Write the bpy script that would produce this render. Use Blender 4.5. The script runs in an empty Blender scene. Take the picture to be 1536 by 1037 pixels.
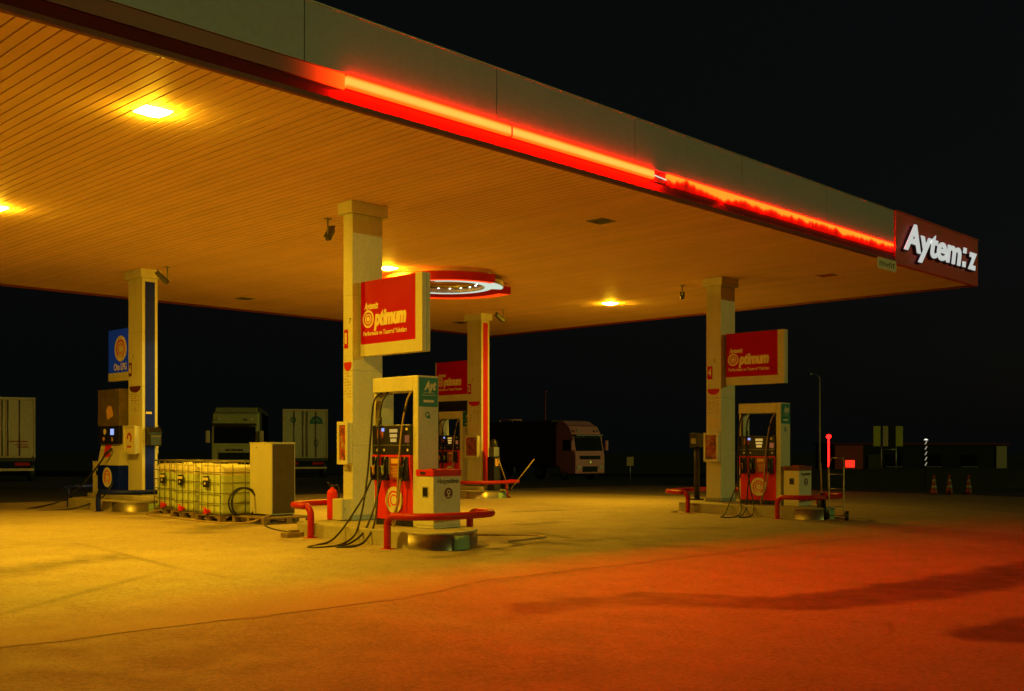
import bpy, bmesh, math, random
from mathutils import Vector, Matrix
random.seed(7)
R = math.radians
S = bpy.context.scene
COL = S.collection

# ------------------------------------------------------------------ frame of the place
# +X runs along the front of the canopy, +Y goes back under it, camera stands at the origin
TH = math.atan(1562/1600)
VX, VY = math.cos(TH), math.sin(TH)
CAM_H = 1.5
CEIL = 5.85
def cl(a, lo, hi): return max(lo, min(hi, a))
def gz(x, y):
    z = -.0075*(cl(x, -30, 60)-11.43) + .015*min(0., cl(y, 0, 99)-15.08)
    return z - .02*(cl(x, 40, 60)-40)
def P(px, d):                       # a spot on the ground d metres out, along one line of sight
    k = (px-768)/1600
    return d*(VX+k*VY), d*(VY-k*VX)

# ------------------------------------------------------------------ materials
def new_mat(name):
    m = bpy.data.materials.new(name); m.use_nodes = True
    nt = m.node_tree; nt.nodes.clear()
    out = nt.nodes.new('ShaderNodeOutputMaterial')
    return m, nt, out
def N(nt, t, **kw):
    n = nt.nodes.new(t)
    for k, v in kw.items():
        if k in n.inputs.keys(): n.inputs[k].default_value = v
        else: setattr(n, k, v)
    return n
def L(nt, a, b): nt.links.new(a, b)
def paint(name, c, rough=.45, metal=0., dirt=.25, scale=3., bump=0., streak=False, spec=.5, dirtcol=None, bscale=60):
    m, nt, out = new_mat(name)
    b = N(nt, 'ShaderNodeBsdfPrincipled', Roughness=rough, Metallic=metal)
    b.inputs['Specular IOR Level'].default_value = spec
    g = N(nt, 'ShaderNodeNewGeometry')
    mp = N(nt, 'ShaderNodeMapping'); L(nt, g.outputs['Position'], mp.inputs['Vector'])
    mp.inputs['Scale'].default_value = (1, 1, .18 if streak else 1)
    n1 = N(nt, 'ShaderNodeTexNoise', Scale=scale, Detail=8., Roughness=.65); L(nt, mp.outputs[0], n1.inputs['Vector'])
    n2 = N(nt, 'ShaderNodeTexNoise', Scale=scale*14, Detail=4.); L(nt, g.outputs['Position'], n2.inputs['Vector'])
    mul = N(nt, 'ShaderNodeMath', operation='MULTIPLY'); L(nt, n1.outputs[0], mul.inputs[0]); L(nt, n2.outputs[0], mul.inputs[1])
    r = N(nt, 'ShaderNodeMapRange'); r.inputs['From Min'].default_value = .12; r.inputs['From Max'].default_value = .4
    L(nt, mul.outputs[0], r.inputs['Value'])
    mix = N(nt, 'ShaderNodeMix', data_type='RGBA')
    d = dirtcol or tuple(v*(1-dirt)*.8 for v in c)
    mix.inputs[6].default_value = (*(v*(1-dirt)+dv*dirt for v, dv in zip(c, d)), 1)
    mix.inputs[7].default_value = (*c, 1)
    L(nt, r.outputs[0], mix.inputs[0]); L(nt, mix.outputs[2], b.inputs['Base Color'])
    rr = N(nt, 'ShaderNodeMapRange'); rr.inputs['To Min'].default_value = min(1, rough+.15); rr.inputs['To Max'].default_value = max(.05, rough-.08)
    L(nt, n1.outputs[0], rr.inputs['Value']); L(nt, rr.outputs[0], b.inputs['Roughness'])
    if bump:
        n3 = N(nt, 'ShaderNodeTexNoise', Scale=bscale, Detail=3.); L(nt, g.outputs['Position'], n3.inputs['Vector'])
        bp = N(nt, 'ShaderNodeBump', Strength=bump, Distance=.01); L(nt, n3.outputs[0], bp.inputs['Height']); L(nt, bp.outputs[0], b.inputs['Normal'])
    L(nt, b.outputs[0], out.inputs[0])
    return m
def glow(name, c, s):
    m, nt, out = new_mat(name)
    e = N(nt, 'ShaderNodeEmission', Strength=s); e.inputs[0].default_value = (*c, 1)
    L(nt, e.outputs[0], out.inputs[0]); return m

M = {}
M['white'] = paint('white_painted_metal', (.70, .68, .56), .42, dirt=.42, scale=2.4, streak=True)
M['cladding'] = paint('fascia_cladding', (.34, .385, .57), .42, dirt=.3, scale=.9, streak=True)
M['slat'] = None
M['red'] = paint('red_panel', (.60, .02, .015), .42, dirt=.35, scale=4, spec=.2)
M['sign_red'] = paint('red_sign_face', (.50, .0015, .004), .4, dirt=.2, scale=2, spec=.06)
M['pump_red'] = paint('pump_red_enamel', (.80, .035, .012), .4, dirt=.3, scale=4, spec=.2)
M['rail_red'] = paint('red_rail_paint', (.52, .015, .012), .4, dirt=.5, scale=9, bump=.15, spec=.3)
M['dull_red'] = paint('dull_red_fascia', (.20, .012, .012), .5, dirt=.5, scale=2.5)
M['board_red'] = paint('weathered_red_board', (.80, .05, .075), .5, dirt=.5, scale=1.6, dirtcol=(.2, .11, .06))
M['blue'] = paint('blue_panel', (.002, .014, .75), .42, dirt=.25, scale=4, spec=.15)
M['rail_blue'] = paint('blue_rail_paint', (.004, .014, .45), .45, dirt=.4, scale=8, spec=.25)
M['teal'] = paint('teal_panel', (.01, .20, .22), .4, dirt=.2)
M['black'] = paint('black_plastic', (.018, .018, .02), .35, dirt=.4, scale=6)
M['rubber'] = paint('black_rubber', (.02, .019, .018), .5, dirt=.4, scale=8)
M['glass'] = paint('dark_glass', (.012, .014, .016), .08, dirt=.2)
M['grey'] = paint('grey_metal', (.35, .35, .33), .4, metal=.7, dirt=.4)
M['steel'] = paint('brushed_steel', (.52, .46, .38), .40, metal=.88, dirt=.55, scale=3, bump=.05)
M['pale_green'] = paint('pale_green_finish', (.34, .52, .34), .4, dirt=.35, scale=8)
M['cream'] = paint('cream_vinyl', (.78, .72, .55), .45, dirt=.15)
M['gold'] = paint('cream_lettering', (.85, .74, .45), .45, dirt=.1)
M['ink'] = paint('dark_print', (.05, .03, .03), .6, dirt=.2)
M['faded_ink'] = paint('faded_print', (.34, .18, .09), .6, dirt=.3)
M['ink_red'] = paint('red_print', (.5, .05, .03), .6, dirt=.2)
M['purple'] = paint('plum_print', (.12, .02, .05), .5, dirt=.2)
M['kerb'] = paint('island_concrete', (.46, .42, .34), .8, dirt=.5, scale=5, bump=.3)
M['beige'] = paint('beige_steel_housing', (.60, .58, .44), .45, dirt=.35, scale=2.5, streak=True)
M['tank'] = paint('translucent_tank_plastic', (.66, .80, .40), .4, dirt=.35, scale=2.2)
M['mesh'] = paint('dark_brown_mesh', (.095, .075, .05), .8, dirt=.5, scale=9, bscale=220, bump=.6)
M['cage'] = paint('galvanised_tube', (.22, .21, .18), .45, metal=.6, dirt=.4)
M['wood'] = paint('rough_pallet_wood', (.28, .20, .12), .85, dirt=.6, scale=7, bump=.4)
M['camera'] = paint('camera_housing', (.09, .09, .09), .4, dirt=.3)
M['orange'] = paint('traffic_orange', (.30, .06, .02), .5, dirt=.4)
M['reflector'] = paint('reflective_white', (.36, .36, .33), .4, dirt=.3)
M['poster'] = None
M['dim_white'] = paint('road_stained_trailer_white', (.78, .67, .46), .6, dirt=.5, scale=.9, streak=True)
M['warm_white'] = paint('warm_road_stained_white', (.92, .66, .44), .6, dirt=.5, scale=.9, streak=True)
M['rose'] = paint('rose_tinted_cab', (.92, .37, .44), .6, dirt=.35, scale=1.2, spec=.12)  # red lamp tint on the cab is put into this colour
M['cabgrey'] = paint('grey_green_cab', (.72, .64, .28), .6, dirt=.45, scale=1.2, spec=.15)
M['dark_tarp'] = paint('dark_trailer_tarp', (.085, .075, .065), .7, dirt=.4, scale=1)
M['dark_wall'] = paint('dark_wall', (.018, .018, .018), .9, dirt=.4, scale=1)
M['shed'] = paint('reddish_shed_wall', (.62, .09, .07), .7, dirt=.5, scale=1.2)
M['yellow_green'] = paint('yellow_green_board', (.70, .76, .08), .5, dirt=.4, scale=2)
M['unlit'] = paint('unlit_lamp_glass', (.10, .085, .06), .25, dirt=.4, scale=6)
M['amber_plastic'] = paint('amber_print', (.75, .42, .10), .5, dirt=.2)
M['tan_stick'] = paint('wooden_stick', (.42, .30, .17), .6, dirt=.4)
M['smoked'] = paint('smoked_board', (.20, .14, .06), .3, dirt=.7, scale=3.5, dirtcol=(.04, .05, .025))
# lamps
SOD = (1., .56, .016)
M['lamp'] = glow('sodium_lamp_lens', SOD, 1250)
M['neon'] = None
M['ring_orange'] = glow('orange_ring_light', (1., .062, .004), 1.25)
M['ring_white'] = glow('white_ring_light', (.78, .92, .75), .8)
M['led_dot'] = glow('small_led', (1, .97, .9), 6)
M['display'] = glow('amber_display', (1, .62, .12), .55)
M['screen'] = glow('blue_screen', (.35, .45, 1.), 1.1)
M['card_glow'] = glow('orange_sticker_glow', (1, .30, .08), .22)  # the sticker's brightness is put in as emission
M['red_beacon'] = glow('red_led_tube', (1, .0035, .0025), 18)
M['red_sign_lit'] = glow('red_lit_panel', (1, .02, .008), 2.2)
M['white_led'] = glow('white_led_bar', (1., .88, .62), .32)
M['small_lamp'] = glow('small_white_lamp', (1., .95, .85), 1.1)
M['letter'] = None
M['headlight'] = paint('lamp_glass', (.6, .58, .5), .15, dirt=.2)

def mat_letter():
    m, nt, out = new_mat('backlit_letter_acrylic')
    b = N(nt, 'ShaderNodeBsdfPrincipled', Roughness=.4); b.inputs['Base Color'].default_value = (.75, .77, .76, 1)
    b.inputs['Emission Color'].default_value = (.93, .98, 1, 1); b.inputs['Emission Strength'].default_value = .5
    L(nt, b.outputs[0], out.inputs[0]); return m
M['letter'] = mat_letter()
def mat_blue_glow():
    m, nt, out = new_mat('glowing_blue_sign_face')
    b = N(nt, 'ShaderNodeBsdfPrincipled', Roughness=.45); b.inputs['Base Color'].default_value = (.004, .02, .5, 1); b.inputs['Specular IOR Level'].default_value = .1
    b.inputs['Emission Color'].default_value = (.06, .22, 1., 1); b.inputs['Emission Strength'].default_value = .055  # slight emission added so the blue stays vivid under the yellow lamps
    L(nt, b.outputs[0], out.inputs[0]); return m
M['blue_glow'] = mat_blue_glow()

def mat_slat():
    m, nt, out = new_mat('white_ceiling_slats')
    b = N(nt, 'ShaderNodeBsdfPrincipled', Roughness=.62)
    b.inputs['Specular IOR Level'].default_value = .04
    g = N(nt, 'ShaderNodeNewGeometry'); sx = N(nt, 'ShaderNodeSeparateXYZ'); L(nt, g.outputs['Position'], sx.inputs[0])
    d = N(nt, 'ShaderNodeMath', operation='DIVIDE'); d.inputs[1].default_value = .158; L(nt, sx.outputs[0], d.inputs[0])
    f = N(nt, 'ShaderNodeMath', operation='FLOOR'); L(nt, d.outputs[0], f.inputs[0])
    w = N(nt, 'ShaderNodeTexWhiteNoise', noise_dimensions='1D'); L(nt, f.outputs[0], w.inputs['W'])
    n = N(nt, 'ShaderNodeTexNoise', Scale=.7, Detail=7., Roughness=.6); L(nt, g.outputs['Position'], n.inputs['Vector'])
    n2 = N(nt, 'ShaderNodeTexNoise', Scale=38., Detail=3.); L(nt, g.outputs['Position'], n2.inputs['Vector'])
    a = N(nt, 'ShaderNodeMath', operation='MULTIPLY_ADD'); a.inputs[1].default_value = .09; a.inputs[2].default_value = .84; L(nt, w.outputs[0], a.inputs[0])
    a2 = N(nt, 'ShaderNodeMath', operation='MULTIPLY_ADD'); a2.inputs[1].default_value = .22; L(nt, n.outputs[0], a2.inputs[0]); L(nt, a.outputs[0], a2.inputs[2])
    a3 = N(nt, 'ShaderNodeMath', operation='MULTIPLY_ADD'); a3.inputs[1].default_value = .10; L(nt, n2.outputs[0], a3.inputs[0]); L(nt, a2.outputs[0], a3.inputs[2])
    s = N(nt, 'ShaderNodeMath', operation='SUBTRACT'); s.inputs[1].default_value = .14; L(nt, a3.outputs[0], s.inputs[0])
    c = N(nt, 'ShaderNodeMix', data_type='RGBA'); c.inputs[6].default_value = (0, 0, 0, 1); c.inputs[7].default_value = (1., .68, .42, 1)
    L(nt, s.outputs[0], c.inputs[0]); L(nt, c.outputs[2], b.inputs['Base Color']); L(nt, b.outputs[0], out.inputs[0]); return m
M['slat'] = mat_slat()

def mat_broken():
    m, nt, out = new_mat('failing_red_light_strip')
    b = N(nt, 'ShaderNodeBsdfPrincipled', Roughness=.35); b.inputs['Base Color'].default_value = (.25, .01, .01, 1)
    g = N(nt, 'ShaderNodeNewGeometry'); mp = N(nt, 'ShaderNodeMapping'); mp.inputs['Scale'].default_value = (1., 1., .25)
    L(nt, g.outputs['Position'], mp.inputs[0])
    n = N(nt, 'ShaderNodeTexNoise', Scale=2.6, Detail=3., Roughness=.55); L(nt, mp.outputs[0], n.inputs['Vector'])
    sx = N(nt, 'ShaderNodeSeparateXYZ'); L(nt, g.outputs['Position'], sx.inputs[0])
    zr = N(nt, 'ShaderNodeMapRange'); zr.inputs['From Min'].default_value = 6.05; zr.inputs['From Max'].default_value = 6.27
    zr.inputs['To Min'].default_value = -.30; zr.inputs['To Max'].default_value = .34; zr.clamp = False; L(nt, sx.outputs[2], zr.inputs['Value'])
    ad = N(nt, 'ShaderNodeMath', operation='ADD'); L(nt, n.outputs[0], ad.inputs[0]); L(nt, zr.outputs[0], ad.inputs[1])
    r = N(nt, 'ShaderNodeMapRange', interpolation_type='SMOOTHSTEP'); r.inputs['From Min'].default_value = .30; r.inputs['From Max'].default_value = .62
    L(nt, ad.outputs[0], r.inputs['Value'])
    pw = N(nt, 'ShaderNodeMath', operation='POWER'); pw.inputs[1].default_value = 3.; L(nt, r.outputs[0], pw.inputs[0])
    ms = N(nt, 'ShaderNodeMath', operation='MULTIPLY'); ms.inputs[1].default_value = 225; L(nt, pw.outputs[0], ms.inputs[0])
    b.inputs['Emission Color'].default_value = (1., .0016, .00009, 1)
    # low red emission added all along, standing in for the glow under the flecks
    lo = N(nt, 'ShaderNodeMath', operation='MULTIPLY_ADD'); lo.inputs[1].default_value = 1.6; L(nt, n.outputs[0], lo.inputs[0]); L(nt, ms.outputs[0], lo.inputs[2])
    L(nt, lo.outputs[0], b.inputs['Emission Strength']); L(nt, b.outputs[0], out.inputs[0]); return m
M['broken'] = mat_broken()
def mat_neon():
    # red tube: hottest along its middle, so the core burns out to yellow
    m, nt, out = new_mat('red_light_strip_lit'); e = N(nt, 'ShaderNodeEmission', Strength=390)
    g = N(nt, 'ShaderNodeNewGeometry'); sx = N(nt, 'ShaderNodeSeparateXYZ'); L(nt, g.outputs['Position'], sx.inputs[0])
    d = N(nt, 'ShaderNodeMath', operation='SUBTRACT'); d.inputs[1].default_value = 6.18; L(nt, sx.outputs[2], d.inputs[0])
    a = N(nt, 'ShaderNodeMath', operation='ABSOLUTE'); L(nt, d.outputs[0], a.inputs[0])
    r = N(nt, 'ShaderNodeMapRange', interpolation_type='SMOOTHSTEP'); r.inputs['From Min'].default_value = .02; r.inputs['From Max'].default_value = .085; L(nt, a.outputs[0], r.inputs['Value'])
    n = N(nt, 'ShaderNodeTexNoise', Scale=1.3, Detail=3.); L(nt, g.outputs['Position'], n.inputs['Vector'])
    mx = N(nt, 'ShaderNodeMath', operation='MULTIPLY_ADD', use_clamp=True); L(nt, n.outputs[0], mx.inputs[0]); mx.inputs[1].default_value = .25; L(nt, r.outputs[0], mx.inputs[2])
    c = N(nt, 'ShaderNodeMix', data_type='RGBA'); c.inputs[6].default_value = (1, .00165, .00022, 1); c.inputs[7].default_value = (1, .00050, .00002, 1)
    L(nt, mx.outputs[0], c.inputs[0]); L(nt, c.outputs[2], e.inputs[0]); L(nt, e.outputs[0], out.inputs[0]); return m
M['neon'] = mat_neon()
def mat_tail():
    m, nt, out = new_mat('red_diffuser_spill')
    b = N(nt, 'ShaderNodeBsdfPrincipled', Roughness=.35); b.inputs['Base Color'].default_value = (.22, .012, .012, 1)
    g = N(nt, 'ShaderNodeNewGeometry'); sx = N(nt, 'ShaderNodeSeparateXYZ'); L(nt, g.outputs['Position'], sx.inputs[0])
    r = N(nt, 'ShaderNodeMapRange'); r.inputs['From Min'].default_value = 6.9; r.inputs['From Max'].default_value = 8.24; L(nt, sx.outputs[0], r.inputs['Value'])
    p = N(nt, 'ShaderNodeMath', operation='POWER'); p.inputs[1].default_value = 5.; L(nt, r.outputs[0], p.inputs[0])
    ms = N(nt, 'ShaderNodeMath', operation='MULTIPLY'); ms.inputs[1].default_value = 6; L(nt, p.outputs[0], ms.inputs[0])
    b.inputs['Emission Color'].default_value = (1., .03, .001, 1); L(nt, ms.outputs[0], b.inputs['Emission Strength'])  # emission ramp stands in for light spilling from the lit strip
    L(nt, b.outputs[0], out.inputs[0]); return m
M['tail'] = mat_tail()
def mat_tank():
    m = paint('part_filled_tank_plastic', (.66, .80, .36), .42, dirt=.35, scale=2.2); nt = m.node_tree
    b = [n for n in nt.nodes if n.type == 'BSDF_PRINCIPLED'][0]; src = b.inputs['Base Color'].links[0].from_socket
    g = N(nt, 'ShaderNodeNewGeometry'); sx = N(nt, 'ShaderNodeSeparateXYZ'); L(nt, g.outputs['Position'], sx.inputs[0])
    r = N(nt, 'ShaderNodeMapRange'); r.inputs['From Min'].default_value = .94; r.inputs['From Max'].default_value = .97; L(nt, sx.outputs[2], r.inputs['Value'])
    c = N(nt, 'ShaderNodeMix', data_type='RGBA'); L(nt, src, c.inputs[6]); c.inputs[7].default_value = (.86, .80, .55, 1); L(nt, r.outputs[0], c.inputs[0])
    L(nt, c.outputs[2], b.inputs['Base Color']); return m
M['tank'] = mat_tank()
def mat_poster():
    m, nt, out = new_mat('printed_poster')
    b = N(nt, 'ShaderNodeBsdfPrincipled', Roughness=.25)
    g = N(nt, 'ShaderNodeNewGeometry'); n = N(nt, 'ShaderNodeTexNoise', Scale=7., Detail=4., Roughness=.7); L(nt, g.outputs['Position'], n.inputs['Vector'])
    cr = N(nt, 'ShaderNodeValToRGB'); e = cr.color_ramp.elements
    e[0].position = .38; e[0].color = (.10, .05, .03, 1); e[1].position = .72; e[1].color = (.65, .45, .22, 1)
    q = e.new(.5); q.color = (.42, .07, .03, 1); q = e.new(.6); q.color = (.30, .20, .13, 1)
    L(nt, n.outputs[0], cr.inputs[0]); L(nt, cr.outputs[0], b.inputs['Base Color']); L(nt, b.outputs[0], out.inputs[0]); return m
M['poster'] = mat_poster()

# ------------------------------------------------------------------ mesh helpers
class MB:
    def __init__(s): s.v = []; s.f = []; s.sm = []
    def add(s, vs, fs, smooth=False):
        o = len(s.v); s.v += [tuple(v) for v in vs]
        for f in fs: s.f.append([o+i for i in f]); s.sm.append(smooth)
        return s
    def box(s, x0, x1, y0, y1, z0, z1, bev=0.):
        if bev <= 0:
            v = [(x, y, z) for z in (z0, z1) for y in (y0, y1) for x in (x0, x1)]
            return s.add(v, [(0, 2, 3, 1), (4, 5, 7, 6), (0, 1, 5, 4), (2, 6, 7, 3), (0, 4, 6, 2), (1, 3, 7, 5)])
        bm = bmesh.new(); bmesh.ops.create_cube(bm, size=1)
        for q in bm.verts: q.co = Vector(((x0+x1)/2+q.co.x*(x1-x0), (y0+y1)/2+q.co.y*(y1-y0), (z0+z1)/2+q.co.z*(z1-z0)))
        bmesh.ops.bevel(bm, geom=bm.edges[:], offset=min(bev, .45*min(abs(x1-x0), abs(y1-y0), abs(z1-z0))), segments=2, affect='EDGES', profile=.6)
        bm.verts.index_update()
        s.add([q.co[:] for q in bm.verts], [[q.index for q in f.verts] for f in bm.faces]); bm.free(); return s
    def prism(s, pts, axis, a, b, smooth=False):
        # pts in the plane across the axis: x -> (y,z), y -> (x,z), z -> (x,y)
        def mk(p, t): return {'x': (t, p[0], p[1]), 'y': (p[0], t, p[1]), 'z': (p[0], p[1], t)}[axis]
        n = len(pts); v = [mk(p, a) for p in pts]+[mk(p, b) for p in pts]
        s.add(v, [(i, (i+1) % n, n+(i+1) % n, n+i) for i in range(n)], smooth)
        o = len(s.v)-2*n
        s.f.append([o+i for i in range(n)][::-1]); s.sm.append(False)
        s.f.append([o+n+i for i in range(n)]); s.sm.append(False); return s
    def cyl(s, p, q, r, r2=None, n=14):
        return s.tube([p, q], [r, r if r2 is None else r2], n)
    def tube(s, pts, r, n=8, caps=True):
        pts = [Vector(p) for p in pts]; k = len(pts)
        rs = r if isinstance(r, (list, tuple)) else [r]*k
        t0 = (pts[1]-pts[0]).normalized(); up = Vector((0, 0, 1)) if abs(t0.z) < .9 else Vector((1, 0, 0))
        nn = (up-t0*up.dot(t0)).normalized(); vs = []
        for i, p in enumerate(pts):
            t = (pts[min(i+1, k-1)]-pts[max(i-1, 0)]).normalized()
            nn = (nn-t*nn.dot(t)).normalized(); b = t.cross(nn)
            vs += [p+(nn*math.cos(2*math.pi*j/n)+b*math.sin(2*math.pi*j/n))*rs[i] for j in range(n)]
        fs = [(i*n+j, i*n+(j+1) % n, (i+1)*n+(j+1) % n, (i+1)*n+j) for i in range(k-1) for j in range(n)]
        o = len(s.v); s.add(vs, fs, True)
        if caps:
            s.f.append([o+j for j in range(n)][::-1]); s.sm.append(False)
            s.f.append([o+(k-1)*n+j for j in range(n)]); s.sm.append(False)
        return s
    def lathe(s, prof, c, n=20):
        k = len(prof); vs = [(c[0]+r*math.cos(2*math.pi*j/n), c[1]+r*math.sin(2*math.pi*j/n), c[2]+z) for r, z in prof for j in range(n)]
        return s.add(vs, [(i*n+j, i*n+(j+1) % n, (i+1)*n+(j+1) % n, (i+1)*n+j) for i in range(k-1) for j in range(n)], True)
    def disc(s, c, r, face, th=.006, n=32, r0=0., a0=0., a1=360., ry=None):
        # flat disc or ring sector with thickness, facing '-X' or '-Y' ; ry = vertical radius
        full = abs(a1-a0) >= 360; m = n if full else n+1
        ry = ry or r
        def pt(rad, a, t):
            u = rad*math.cos(a); w = rad*(ry/r)*math.sin(a)
            return (c[0]-t, c[1]-u, c[2]+w) if face == '-X' else (c[0]+u, c[1]-t, c[2]+w)
        an = [R(a0+(a1-a0)*i/n) for i in range(m)]
        if r0 <= 0:
            vs = [pt(r, a, th) for a in an]+[pt(r, a, 0) for a in an]
            s.add(vs, [list(range(m))]+[(i, i+m, (i+1) % m+m, (i+1) % m) for i in range(m)])
        else:
            vs = [pt(r, a, th) for a in an]+[pt(r0, a, th) for a in an]+[pt(r, a, 0) for a in an]+[pt(r0, a, 0) for a in an]
            fs = []
            for i in range(m if full else m-1):
                j = (i+1) % m
                fs += [(i, j, m+j, m+i), (i, 2*m+i, 2*m+j, j), (m+i, m+j, 3*m+j, 3*m+i)]
            s.add(vs, fs)
        return s
    def xf(s, mat, i0=0):
        s.v[i0:] = [tuple(mat @ Vector(v)) for v in s.v[i0:]]; return s
    def build(s, name, mat, parent=None, bevel=0., loc=None):
        me = bpy.data.meshes.new(name); me.from_pydata(s.v, [], s.f); me.update()
        bm = bmesh.new(); bm.from_mesh(me); bmesh.ops.recalc_face_normals(bm, faces=bm.faces[:]); bm.to_mesh(me); bm.free()
        for p, q in zip(me.polygons, s.sm): p.use_smooth = q
        me.materials.append(M[mat] if isinstance(mat, str) else mat)
        o = bpy.data.objects.new(name, me); COL.objects.link(o)
        if parent: o.parent = parent
        if loc: o.location = loc
        if bevel:
            b = o.modifiers.new('edge', 'BEVEL'); b.width = bevel; b.segments = 2; b.limit_method = 'ANGLE'
        return o

def tag(o, label, cat, group=None):
    o['label'] = label; o['category'] = cat
    if group: o['group'] = group
    return o
def thing(name, label, cat, loc=(0, 0, 0), rz=0., group=None):
    o = bpy.data.objects.new(name, None); COL.objects.link(o); o.location = loc; o.rotation_euler = (0, 0, rz)
    o.empty_display_size = .2
    return tag(o, label, cat, group)
def dup(root, loc, rz, label, group=None):
    def cp(o, par):
        c = o.copy(); COL.objects.link(c); c.parent = par
        for ch in o.children: cp(ch, c)
        return c
    r = cp(root, None); r.location = loc; r.rotation_euler = (0, 0, rz); r['label'] = label
    if group: r['group'] = group
    return r
def smooth(pts, n=6):
    p = [Vector(q) for q in pts]; p = [2*p[0]-p[1]]+p+[2*p[-1]-p[-2]]; out = []
    for i in range(1, len(p)-2):
        for k in range(n):
            t = k/n; a, b, c, d = p[i-1:i+3]
            out.append(.5*((2*b)+(c-a)*t+(2*a-5*b+4*c-d)*t*t+(3*b-a-3*c+d)*t**3))
    return out+[p[-2]]
ROT = {'-Y': Matrix.Rotation(R(90), 4, 'X'), '-X': Matrix.Rotation(R(-90), 4, 'Z') @ Matrix.Rotation(R(90), 4, 'X')}
def text_mesh(body, size, face, pos, shear=0., bold=0., ext=.004, align='CENTER', width=None, base=False):
    cu = bpy.data.curves.new('lettering', 'FONT'); cu.body = body; cu.size = size; cu.shear = shear
    cu.offset = bold; cu.extrude = ext; cu.align_x = align; cu.align_y = 'TOP_BASELINE' if base else 'CENTER'; cu.resolution_u = 4
    o = bpy.data.objects.new('lettering', cu); COL.objects.link(o)
    dg = bpy.context.evaluated_depsgraph_get(); dg.update()
    me = bpy.data.meshes.new_from_object(o.evaluated_get(dg))
    sx = 1.
    if width:
        xs = [v.co.x for v in me.vertices]; sx = width/(max(xs)-min(xs))
    mt = Matrix.Translation(pos) @ ROT[face] @ Matrix.Diagonal((sx, 1, 1, 1))
    mb = MB(); mb.add([tuple(mt @ v.co) for v in me.vertices], [list(p.vertices) for p in me.polygons])
    bpy.data.objects.remove(o); bpy.data.curves.remove(cu); bpy.data.meshes.remove(me)
    return mb
def text(name, body, size, face, pos, mat, parent=None, **kw):
    return text_mesh(body, size, face, pos, **kw).build(name, mat, parent)
def swirl(c, r, face, parent, ring='pump_red', base='cream', t=.004, name='emblem', turn=0., th=.004):
    o = MB().disc(c, r, face, t).build(name, base, parent)
    def sh(k): return (c[0]-k, c[1], c[2]) if face == '-X' else (c[0], c[1]-k, c[2])
    mb = MB()
    mb.disc(sh(t), r*.70, face, th, r0=r*.58, a0=-70+turn, a1=235+turn)
    mb.disc(sh(t), r*.42, face, th, r0=r*.33, a0=20+turn, a1=325+turn)
    mb.build('emblem_ring', ring, o)
    return o

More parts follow.
